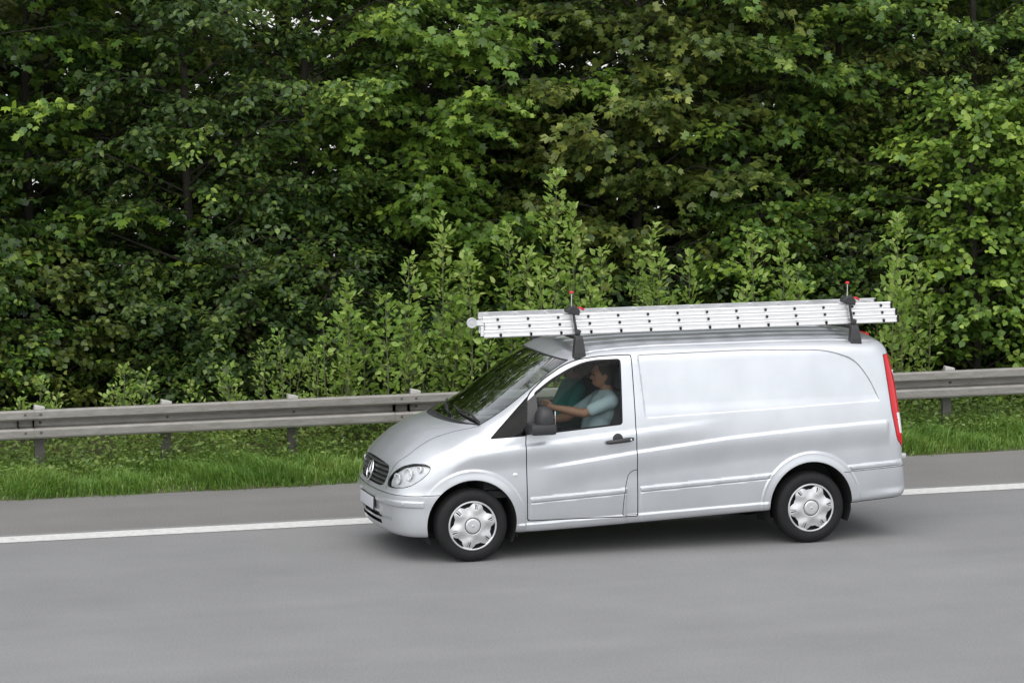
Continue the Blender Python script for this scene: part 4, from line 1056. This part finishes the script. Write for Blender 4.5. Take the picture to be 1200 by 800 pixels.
# ------------------------------------------------------------------ vegetation
def fast_mesh(name, V, loops, starts, totals, mat, parent=None, smooth=False):
    me = bpy.data.meshes.new(name)
    me.vertices.add(len(V)); me.vertices.foreach_set('co', np.ascontiguousarray(V, np.float32).ravel())
    me.loops.add(len(loops)); me.loops.foreach_set('vertex_index', np.ascontiguousarray(loops, np.int32))
    me.polygons.add(len(starts)); me.polygons.foreach_set('loop_start', np.ascontiguousarray(starts, np.int32))
    try: me.polygons.foreach_set('loop_total', np.ascontiguousarray(totals, np.int32))
    except Exception: pass
    me.update(calc_edges=True); me.validate()
    me.materials.append(mat)
    if smooth: me.polygons.foreach_set('use_smooth', np.ones(len(me.polygons), bool))
    o = bpy.data.objects.new(name, me); col.objects.link(o)
    if parent is not None: o.parent = parent
    return o
def unit(v): return v / (np.linalg.norm(v, axis=-1, keepdims=True) + 1e-9)

# leaf outlines: (along, across, lift) and the two half-blades as index lists
OVATE = (np.array([(0, 0, 0), (0.28, -0.30, 0.05), (0.62, -0.27, 0.02), (1.0, 0, -0.10), (0.62, 0.27, 0.02), (0.28, 0.30, 0.05)]), [[0, 3, 2, 1], [0, 5, 4, 3]])
MAPLE = (np.array([(0, 0, 0), (1.0, 0, -0.12), (0.62, -0.14, 0.0), (0.70, -0.46, -0.06), (0.12, -0.44, -0.02), (0.62, 0.14, 0.0), (0.70, 0.46, -0.06), (0.12, 0.44, -0.02)]),
         [[0, 1, 2, 3, 4], [0, 7, 6, 5, 1]])
DIAMOND = (np.array([(0, 0, 0), (0.45, -0.33, 0.04), (1.0, 0, -0.10), (0.45, 0.33, 0.04)]), [[0, 3, 2, 1]])
ROUND = (np.array([(0, 0, 0), (0.12, -0.34, 0.06), (0.52, -0.44, 0.05), (0.95, 0, -0.08), (0.52, 0.44, 0.05), (0.12, 0.34, 0.06)]), [[0, 3, 2, 1], [0, 5, 4, 3]])
def leaves(name, shape, P, A, N, S, mat, parent):
    """P base, A blade axis, N blade normal, S length"""
    A = unit(A); N = unit(N - A * (N * A).sum(1, keepdims=True)); B = np.cross(A, N)
    L, polys = shape; n = len(P); k = len(L)
    curl = rng.uniform(0.3, 2.2, (n, 1)); wid = rng.uniform(0.8, 1.15, (n, 1))
    V = P[:, None, :] + (L[None, :, 0, None] * A[:, None, :] + (L[None, :, 1, None] * wid[:, None]) * B[:, None, :] + (L[None, :, 2, None] * curl[:, None]) * N[:, None, :]) * S[:, None, None]
    base = (np.arange(n) * k)[:, None]
    loops = np.concatenate([base + np.array(p)[None] for p in polys], 1).ravel()
    tot = np.tile([len(p) for p in polys], n); st = np.concatenate([[0], np.cumsum(tot)[:-1]])
    return fast_mesh(name, V.reshape(-1, 3), loops, st, tot, mat, parent)

def leaf_mat(name, c_dark, c_mid, c_light, trans=0.3, rough=0.42):
    m, N, L = nmat(name); out = N.new('ShaderNodeOutputMaterial')
    g = N.new('ShaderNodeNewGeometry'); r = N.new('ShaderNodeValToRGB'); e = r.color_ramp.elements
    e[0].position = 0.0; e[0].color = (*c_dark, 1); e[1].position = 1.0; e[1].color = (*c_light, 1)
    k = e.new(0.55); k.color = (*c_mid, 1)
    # patches of younger and older foliage plus a shade for every leaf
    tc = N.new('ShaderNodeTexCoord'); n = N.new('ShaderNodeTexNoise'); n.inputs['Scale'].default_value = 1.1; n.inputs['Detail'].default_value = 3; L.new(tc.outputs['Object'], n.inputs['Vector'])
    a = N.new('ShaderNodeMath'); a.operation = 'MULTIPLY_ADD'; L.new(g.outputs['Random Per Island'], a.inputs[0]); a.inputs[1].default_value = 0.75
    s = N.new('ShaderNodeMath'); s.operation = 'MULTIPLY_ADD'; L.new(n.outputs['Fac'], s.inputs[0]); s.inputs[1].default_value = 1.3; s.inputs[2].default_value = -0.52; L.new(s.outputs[0], a.inputs[2])
    L.new(a.outputs[0], r.inputs['Fac'])
    b = N.new('ShaderNodeBsdfPrincipled'); b.inputs['Roughness'].default_value = rough; b.inputs['Specular IOR Level'].default_value = 0.45; L.new(r.outputs['Color'], b.inputs['Base Color'])
    t = N.new('ShaderNodeBsdfTranslucent'); hs = N.new('ShaderNodeHueSaturation'); hs.inputs['Value'].default_value = 1.5; hs.inputs['Hue'].default_value = 0.485; L.new(r.outputs['Color'], hs.inputs['Color']); L.new(hs.outputs[0], t.inputs['Color'])
    mx = N.new('ShaderNodeMixShader'); mx.inputs[0].default_value = trans; L.new(b.outputs[0], mx.inputs[1]); L.new(t.outputs[0], mx.inputs[2]); L.new(mx.outputs[0], out.inputs['Surface'])
    return m
LM = {
    'maple': leaf_mat('maple_leaf', (0.023, 0.060, 0.011), (0.066, 0.138, 0.020), (0.250, 0.365, 0.043)),
    'hazel': leaf_mat('hazel_leaf', (0.030, 0.071, 0.017), (0.086, 0.160, 0.028), (0.277, 0.382, 0.062)),
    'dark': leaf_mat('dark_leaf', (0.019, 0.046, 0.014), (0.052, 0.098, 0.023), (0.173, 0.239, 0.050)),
    'lime': leaf_mat('lime_leaf', (0.053, 0.108, 0.018), (0.118, 0.212, 0.030), (0.296, 0.406, 0.062)),
    'poplar': leaf_mat('poplar_leaf', (0.14, 0.26, 0.04), (0.25, 0.37, 0.075), (0.42, 0.50, 0.17), 0.4, 0.45),
    'olive': leaf_mat('olive_leaf', (0.038, 0.067, 0.017), (0.098, 0.141, 0.030), (0.260, 0.292, 0.062)),
}
M_BARK = pmat('bark', (0.020, 0.018, 0.013), 0.9, scale=9, col2=(0.050, 0.043, 0.032), bump=0.8, bscale=25)
M_STEM = pmat('green_stem', (0.09, 0.10, 0.045), 0.8, noise=0.3)

def spray(o, d, L, nl, size, flat):
    """leaves set left and right along a drooping twig; returns P, A, N, S"""
    t = np.linspace(0.12, 1.0, nl); sgn = np.where(np.arange(nl) % 2, 1.0, -1.0)
    d = unit(d); up = np.array([0, 0, 1.0]); sd = unit(np.cross(d, up))
    nrm = unit(np.cross(sd, d)) if flat else up
    P = o + d * (t * L)[:, None] - up * (0.22 * L * t ** 2)[:, None] + sd * (sgn * rng.uniform(0.01, 0.10, nl) * L * (1.1 - t) * 2)[:, None] + rng.normal(0, 0.025, (nl, 3))
    A = d * rng.uniform(0.3, 1.0, nl)[:, None] + sd * (sgn * rng.uniform(0.4, 1.0, nl))[:, None] - up * rng.uniform(0.0, 0.7, nl)[:, None] + rng.normal(0, 0.25, (nl, 3))
    N = nrm * rng.uniform(0.5, 1.2, nl)[:, None] + d * rng.uniform(0.0, 0.9, nl)[:, None] + rng.normal(0, 0.38, (nl, 3))
    S = size * rng.uniform(0.65, 1.25, nl)
    return P, A, N, S

def tree(x, y, H, kind, shape, label, cat='tree', name='tree', rad=1.9, nb=30, nspray=9, nl=26, size=0.105, z0=0.35, lean=0.0, group='trees behind the guardrail', trunk_r=0.09, face=True):
    root = empty(name, (x, y, 0.08)); tag(root, label, cat, group)
    wood = MB(); P = []; A = []; N = []; S = []
    tp = [Vector((0.0, 0, -0.2))]; steps = 7
    for k in range(1, steps + 1):
        tp.append(Vector((lean * H * (k / steps) ** 1.3 + random.uniform(-0.08, 0.08), random.uniform(-0.10, 0.10), H * 0.94 * k / steps)))
    wood.tube(tp, [trunk_r * (1.25 - 1.1 * k / steps) + 0.01 for k in range(steps + 1)], 8)
    def trunk_at(z):
        for a, b in zip(tp, tp[1:]):
            if a.z <= z <= b.z: return a.lerp(b, (z - a.z) / (b.z - a.z))
        return tp[-1]
    for i in range(nb):
        f = (i + random.random()) / nb
        z = z0 + (H - z0) * f * 0.97
        ang = i * 2.39996 + random.uniform(-0.5, 0.5)
        if face and math.sin(ang) > 0.25 and random.random() < 0.62: ang = -ang + random.uniform(-0.4, 0.4)      # boughs reach for the light over the road
        high = z > 6.0
        env = math.sin(math.pi * (0.16 + 0.80 * f)) ** 0.7
        r = rad * env * random.uniform(0.55, 1.15)
        s = trunk_at(max(0.0, z - 0.25 * r))
        e = np.array([s.x + math.cos(ang) * r, s.y + math.sin(ang) * r, z + random.uniform(-0.15, 0.25) * r])
        s = np.array(s); mid = (s + e) / 2 + np.array([0, 0, 0.14 * r])
        wood.tube([s, mid, e], [0.008 + trunk_r * 0.18, 0.011, 0.004], 5)
        out = unit((e - s) * np.array([1, 1, 0.3]))
        sd = np.array([-out[1], out[0], 0])
        m = max(3, int(nspray * (0.45 + 0.55 * r / rad) * (0.45 if high else 1)))
        for j in range(m):
            t = 0.14 + 0.88 * (j + random.random()) / m
            o = (1 - t) ** 2 * s + 2 * t * (1 - t) * mid + t * t * e
            d = out * random.uniform(0.5, 1.0) + sd * random.uniform(-1.15, 1.15) + np.array([0, 0, random.uniform(-0.25, 0.35)])
            L = random.uniform(0.35, 0.75) * (0.8 + 0.2 * rad)
            q = spray(o, d, L, nl // 2 if high else nl, size * (1.7 if high else 1), True)
            P.append(q[0]); A.append(q[1]); N.append(q[2]); S.append(q[3])
            if j % 2 == 0: wood.tube([o, o + unit(d) * L * 0.5 - np.array([0, 0, 0.05 * L]), o + unit(d) * L * 0.9 - np.array([0, 0, 0.18 * L])], [0.006, 0.004, 0.002], 3, cap=False)
    w = wood.build('trunk', M_BARK, root, True)
    c = leaves('crown', shape, np.concatenate(P), np.concatenate(A), np.concatenate(N), np.concatenate(S), LM[kind], root)
    c['kind'] = 'stuff'
    return root

def sapling(x, y, H, label, nsh=3, kind='poplar', size=0.078, dens=105, spread=0.27, name='sapling', cat='sapling', group='saplings behind the guardrail', shape=OVATE):
    """upright leafy shoots from one stool"""
    root = empty(name, (x, y, 0.07)); tag(root, label, cat, group)
    wood = MB(); P = []; A = []; N = []; S = []
    for k in range(nsh):
        h = H * (1.0 if k == 0 else random.uniform(0.5, 0.92)); a = random.uniform(0, 6.28); sp = spread * (0.25 if k == 0 else random.uniform(0.5, 1.2))
        tip = np.array([math.cos(a) * sp, math.sin(a) * sp * 0.7, h]); b0 = np.array([math.cos(a) * 0.05, math.sin(a) * 0.05, -0.1])
        mid = (b0 + tip) / 2 + np.array([random.uniform(-.05, .05), 0, 0]) + np.array([math.cos(a), math.sin(a), 0]) * sp * 0.25
        wood.tube([b0, mid, tip], [0.014, 0.009, 0.003], 5)
        n = int(dens * h * (1.0 if k == 0 else 0.8)); t = np.sort(rng.uniform(0.05, 1.0, n) ** 0.8)
        base = ((1 - t) ** 2)[:, None] * b0 + (2 * t * (1 - t))[:, None] * mid + (t * t)[:, None] * tip
        th = rng.uniform(0, 2 * math.pi, n); ln = (0.03 + 0.12 * np.clip((1.02 - t) / 0.18, 0.15, 1)) * rng.uniform(0.15, 1.0, n) * (0.75 + 0.5 * np.sin(t * 17 + k * 2.1 + x * 5) ** 2)
        hd = np.stack([np.cos(th), np.sin(th), np.zeros(n)], 1)
        P.append(base + hd * ln[:, None] + np.array([0, 0, 1.0]) * (ln * rng.uniform(0.3, 0.9, n))[:, None])
        A.append(hd * rng.uniform(0.5, 1.0, n)[:, None] + np.array([0, 0, 1.0]) * rng.uniform(0.1, 1.4, n)[:, None] + rng.normal(0, 0.25, (n, 3)))
        N.append(-hd * rng.uniform(-0.2, 0.9, n)[:, None] + np.array([0, -0.3, 1.0]) * rng.uniform(0.6, 1.2, n)[:, None] + rng.normal(0, 0.35, (n, 3)))
        S.append(size * rng.uniform(0.55, 1.35, n))
        for j in range(0, n, 6): wood.tube([base[j], P[-1][j]], [0.004, 0.002], 3, cap=False)
    wood.build('stem', M_STEM, root, True)
    c = leaves('foliage', shape, np.concatenate(P), np.concatenate(A), np.concatenate(N), np.concatenate(S), LM[kind], root); c['kind'] = 'stuff'
    return root

# the wall of trees; (x, y, height, leaf kind, leaf shape, look)
front_row = [
    (-5.9, 9.6, 8.2, 'maple', MAPLE, 1.9), (-4.1, 8.9, 7.6, 'dark', MAPLE, 1.8), (-2.5, 9.7, 8.4, 'maple', MAPLE, 1.9), (-0.9, 8.7, 7.4, 'dark', OVATE, 1.7), (0.6, 9.0, 8.6, 'hazel', OVATE, 1.8),
    (2.1, 9.3, 8.0, 'lime', MAPLE, 1.8), (3.4, 10.3, 8.3, 'dark', OVATE, 1.7), (4.7, 9.0, 7.5, 'olive', MAPLE, 1.8), (6.2, 9.2, 8.4, 'hazel', MAPLE, 1.8), (7.6, 9.9, 7.8, 'olive', OVATE, 1.8), (8.9, 8.8, 8.1, 'hazel', OVATE, 1.8),
    (10.6, 9.4, 8.0, 'maple', MAPLE, 1.9), (12.4, 9.0, 7.6, 'hazel', OVATE, 1.9)]
FRONT_LABELS = ['deep green maple farthest ahead of the van in the front row of trees', 'dark drooping maple second farthest ahead of the van in the front row',
    'deep green lobed-leaf maple well ahead of the van behind the guardrail', 'dark small-leaved tree behind the guardrail between two maples ahead of the van',
    'mid green oval-leaved tree just ahead of the van bonnet behind the guardrail', 'bright yellow-green young maple rising behind the van bonnet',
    'dark small-leaved tree rising behind the front end of the ladder', 'olive green maple rising behind the cab and front roof bar', 'fresh green maple with spreading sprays behind the middle of the ladder',
    'dull olive narrow-leaved tree behind the rear end of the ladder', 'mid green oval-leaved tree behind the round-leaved bushes past the van tail', 'deep green maple past the tail of the van beyond the round-leaved bushes', 'mid green tree farthest past the tail of the van in the front row']
ORD = ['first', 'second', 'third', 'fourth', 'fifth', 'sixth', 'seventh', 'eighth', 'ninth', 'tenth', 'eleventh', 'twelfth', 'thirteenth', 'fourteenth', 'fifteenth', 'sixteenth', 'seventeenth', 'eighteenth', 'nineteenth', 'twentieth']
for q, (x, y, H, kd, shp, rd) in enumerate(front_row):
    tree(x, y, H, kd, shp, FRONT_LABELS[q], rad=rd * 1.08, nb=62, nspray=16, z0=0.9 if 1 < x < 8 else 0.35, nl=22 if shp is MAPLE else 26, size=0.104 if shp is MAPLE else 0.086, trunk_r=0.05)
for k, x in enumerate((-5.0, -1.8, 1.3, 4.2, 7.4, 10.4, 13.2)):
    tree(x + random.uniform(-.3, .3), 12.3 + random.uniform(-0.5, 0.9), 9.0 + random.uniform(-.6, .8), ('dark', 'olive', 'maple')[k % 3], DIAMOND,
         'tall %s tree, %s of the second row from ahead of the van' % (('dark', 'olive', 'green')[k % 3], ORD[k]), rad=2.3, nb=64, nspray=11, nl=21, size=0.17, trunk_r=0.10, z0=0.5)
for k, x in enumerate((-7.4, -3.6, -0.3, 2.8, 5.9, 9.0, 12.0, 15.0)):
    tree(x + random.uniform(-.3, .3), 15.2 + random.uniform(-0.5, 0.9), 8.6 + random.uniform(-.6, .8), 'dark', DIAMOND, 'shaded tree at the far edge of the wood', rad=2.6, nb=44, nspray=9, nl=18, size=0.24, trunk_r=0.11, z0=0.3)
for k, x in enumerate(np.arange(-8.5, 19, 2.3)):
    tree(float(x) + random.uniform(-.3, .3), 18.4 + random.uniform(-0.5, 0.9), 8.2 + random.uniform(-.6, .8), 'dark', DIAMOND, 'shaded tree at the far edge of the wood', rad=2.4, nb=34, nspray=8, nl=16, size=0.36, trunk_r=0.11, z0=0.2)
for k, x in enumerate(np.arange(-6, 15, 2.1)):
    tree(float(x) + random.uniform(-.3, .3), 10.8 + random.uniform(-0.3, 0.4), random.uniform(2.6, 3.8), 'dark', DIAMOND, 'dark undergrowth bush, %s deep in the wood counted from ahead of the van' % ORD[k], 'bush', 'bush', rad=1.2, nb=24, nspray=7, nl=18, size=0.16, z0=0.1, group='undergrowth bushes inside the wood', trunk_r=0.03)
# the wood goes on along the road on both sides
def copy_tree(o, loc, rz, sc):
    c = o.copy(); col.objects.link(c); c.location = loc; c.rotation_euler = (0, 0, rz); c.scale = (sc, sc, sc)
    for ch in o.children:
        d = ch.copy(); col.objects.link(d); d.parent = c
    return c
_src = [o for o in col.objects if o.name.split('.')[0] == 'tree' and o.type == 'EMPTY' and o.location.y < 14]
for k in range(11):
    for sd in (-1, 1):
        o = _src[(k * 5 + (3 if sd > 0 else 0)) % len(_src)]
        c = copy_tree(o, ((-7.6 - 1.75 * k) if sd < 0 else (14.2 + 1.75 * k), 9.2 + random.uniform(-0.7, 1.6), 0.08), random.uniform(-0.5, 0.5), random.uniform(0.9, 1.1))
        tag(c, 'green roadside tree where the wood goes on far %s the van' % ('ahead of' if sd < 0 else 'behind'), 'tree', 'trees farther along the road')
# low bushes filling the foot of the wood
bush_x = np.arange(-5.6, 12.5, 1.05)
for k, x in enumerate(bush_x):
    kd = ('dark', 'hazel', 'maple', 'olive', 'hazel')[k % 5] if (x < 0.6 or x > 7.6) else ('dark', 'maple')[k % 3 == 2]  # darker leaf colours behind the saplings stand in for shaded hollows
    tree(float(x) + random.uniform(-.2, .2), 7.9 + random.uniform(-0.25, 0.5), random.uniform(1.5, 2.8), kd, (OVATE, ROUND)[k % 2],
         {'dark': 'low dark bush', 'hazel': 'low mid green bush', 'maple': 'low deep green bush', 'olive': 'low olive bush'}[kd] + ', %s under the trees counted from ahead of the van' % ORD[k], 'bush', 'bush', rad=0.95, nb=28, nspray=10, nl=22, size=0.074, z0=0.1, group='bushes at the foot of the trees', trunk_r=0.03)
# a dense round-leaved bush by the tail of the van
for (x, y, H) in ((8.25, 7.2, 3.9), (9.5, 7.3, 3.5)):
    tree(x, y, H, 'lime' if x < 9 else 'hazel', ROUND, 'tall bush with round bright leaves beyond the tail of the van' if x < 9 else 'tall bush with round mid green leaves beyond the bright one', 'bush', 'bush', rad=1.15, nb=52, nspray=12, nl=20, size=0.088, z0=0.1, group=None, trunk_r=0.04)
# light green saplings right behind the rail
sap = [(0.44, 1.76, 3), (0.72, 1.30, 2), (0.90, 1.62, 3), (1.24, 1.98, 3), (1.53, 2.44, 4), (1.86, 2.05, 3), (2.39, 2.32, 3), (2.76, 2.90, 4), (2.98, 2.52, 3), (3.24, 2.05, 3), (3.93, 2.24, 3), (4.48, 1.95, 3), (5.02, 2.18, 4), (5.46, 2.0, 3), (6.75, 2.28, 4), (7.10, 1.68, 3)]
for k, (x, h, n) in enumerate(sap):
    sapling(x, 6.15 + random.uniform(-0.15, 0.2), h * 1.02, ('tall' if h > 1.9 else 'short') + ' light green sapling, %s of the row counted from ahead of the van' % ORD[k], n)
for q, (x, h) in enumerate(((-2.9, 0.85), (-1.9, 0.95), (-0.9, 0.95), (-0.35, 1.25), (0.15, 1.15))):
    sapling(x, 6.2 + random.uniform(-.1, .2), h, 'knee-high pale shrub just behind the guardrail, %s counted towards the van' % ORD[q], 6, 'poplar', 0.055, 120, 0.40, 'shrub', 'shrub', 'small pale shrubs behind the guardrail')

# grass and weeds of the verge -------------------------------------------------
def blades(name, n, x0, x1, yf, h0, h1, mat):
    x = rng.uniform(x0, x1, n); y = yf(n)
    clump = 0.75 + 0.5 * np.sin(x * 2.3 + 1.1 * np.sin(y * 3 + x)) * np.sin(x * 5.1 + y * 2)
    h = rng.uniform(h0, h1, n) * np.clip(clump, 0.4, 1.3) * np.clip((y - 3.80) / 0.25, 0.35, 1)
    th = rng.uniform(0, 2 * math.pi, n); lean = rng.uniform(0.2, 1.5, n) * h
    dx = np.cos(th) * lean + 0.3 * h * np.sin(x * 1.3); dy = np.sin(th) * lean - 0.15 * h
    w = rng.uniform(0.003, 0.0065, n); px = -np.sin(th) * w; py = np.cos(th) * w
    z = np.interp(y, ys, zz)
    V = np.stack([np.stack([x - px, y - py, z - 0.01], 1), np.stack([x + px, y + py, z - 0.01], 1), np.stack([x + dx * 0.35 + px * .8, y + dy * 0.35 + py * .8, z + h * 0.62], 1), np.stack([x + dx * 0.35 - px * .8, y + dy * 0.35 - py * .8, z + h * 0.62], 1), np.stack([x + dx, y + dy, z + h * rng.uniform(0.75, 1.0, n)], 1)], 1).reshape(-1, 3)
    b = (np.arange(n) * 5)[:, None]; loops = np.concatenate([b + [[0, 1, 2, 3]], b + [[3, 2, 4]]], 1).ravel(); tot = np.tile([4, 3], n)
    o = fast_mesh(name, V, loops, np.concatenate([[0], np.cumsum(tot)[:-1]]), tot, mat); tag(o, None, None, None, 'stuff'); return o
M_GRASS = leaf_mat('grass_blade', (0.065, 0.155, 0.022), (0.13, 0.25, 0.036), (0.26, 0.35, 0.09), 0.35, 0.5)
g = blades('grass', 85000, -9, 14, lambda n: 3.82 + 2.2 * rng.beta(1.1, 1.9, n), 0.09, 0.23, M_GRASS)
tag(g, 'uncut green grass between the road edge and the guardrail', 'grass')
# broad-leaved weeds under and behind the rail
n = 34000
x = rng.uniform(-8, 13, n); y = 4.55 + 2.6 * rng.beta(1.5, 1.6, n)
dn = 0.5 + 0.5 * np.sin(x * 1.9 + 0.7) * np.sin(x * 0.83 + y * 1.3)
hmax = 0.14 + 0.34 * dn * np.clip((y - 4.5) / 0.8, 0.3, 1) * np.where(x > 6.5, 0.45, 1.0)
z = np.interp(y, ys, zz) + hmax * rng.uniform(0.05, 1, n) ** 0.7
P = np.stack([x, y, z], 1); A = rng.normal(0, 1, (n, 3)) * [1, 1, 0.35] + [0, -0.3, 0.2]; N_ = rng.normal(0, 0.45, (n, 3)) + [0, -0.35, 1]
wd = leaves('weeds', OVATE, P, A, N_, rng.uniform(0.028, 0.068, n), leaf_mat('weed_leaf', (0.054, 0.108, 0.022), (0.115, 0.192, 0.033), (0.216, 0.276, 0.066), 0.3), None)
tag(wd, 'low broad-leaved weeds growing under and behind the guardrail', 'weeds', None, 'stuff')
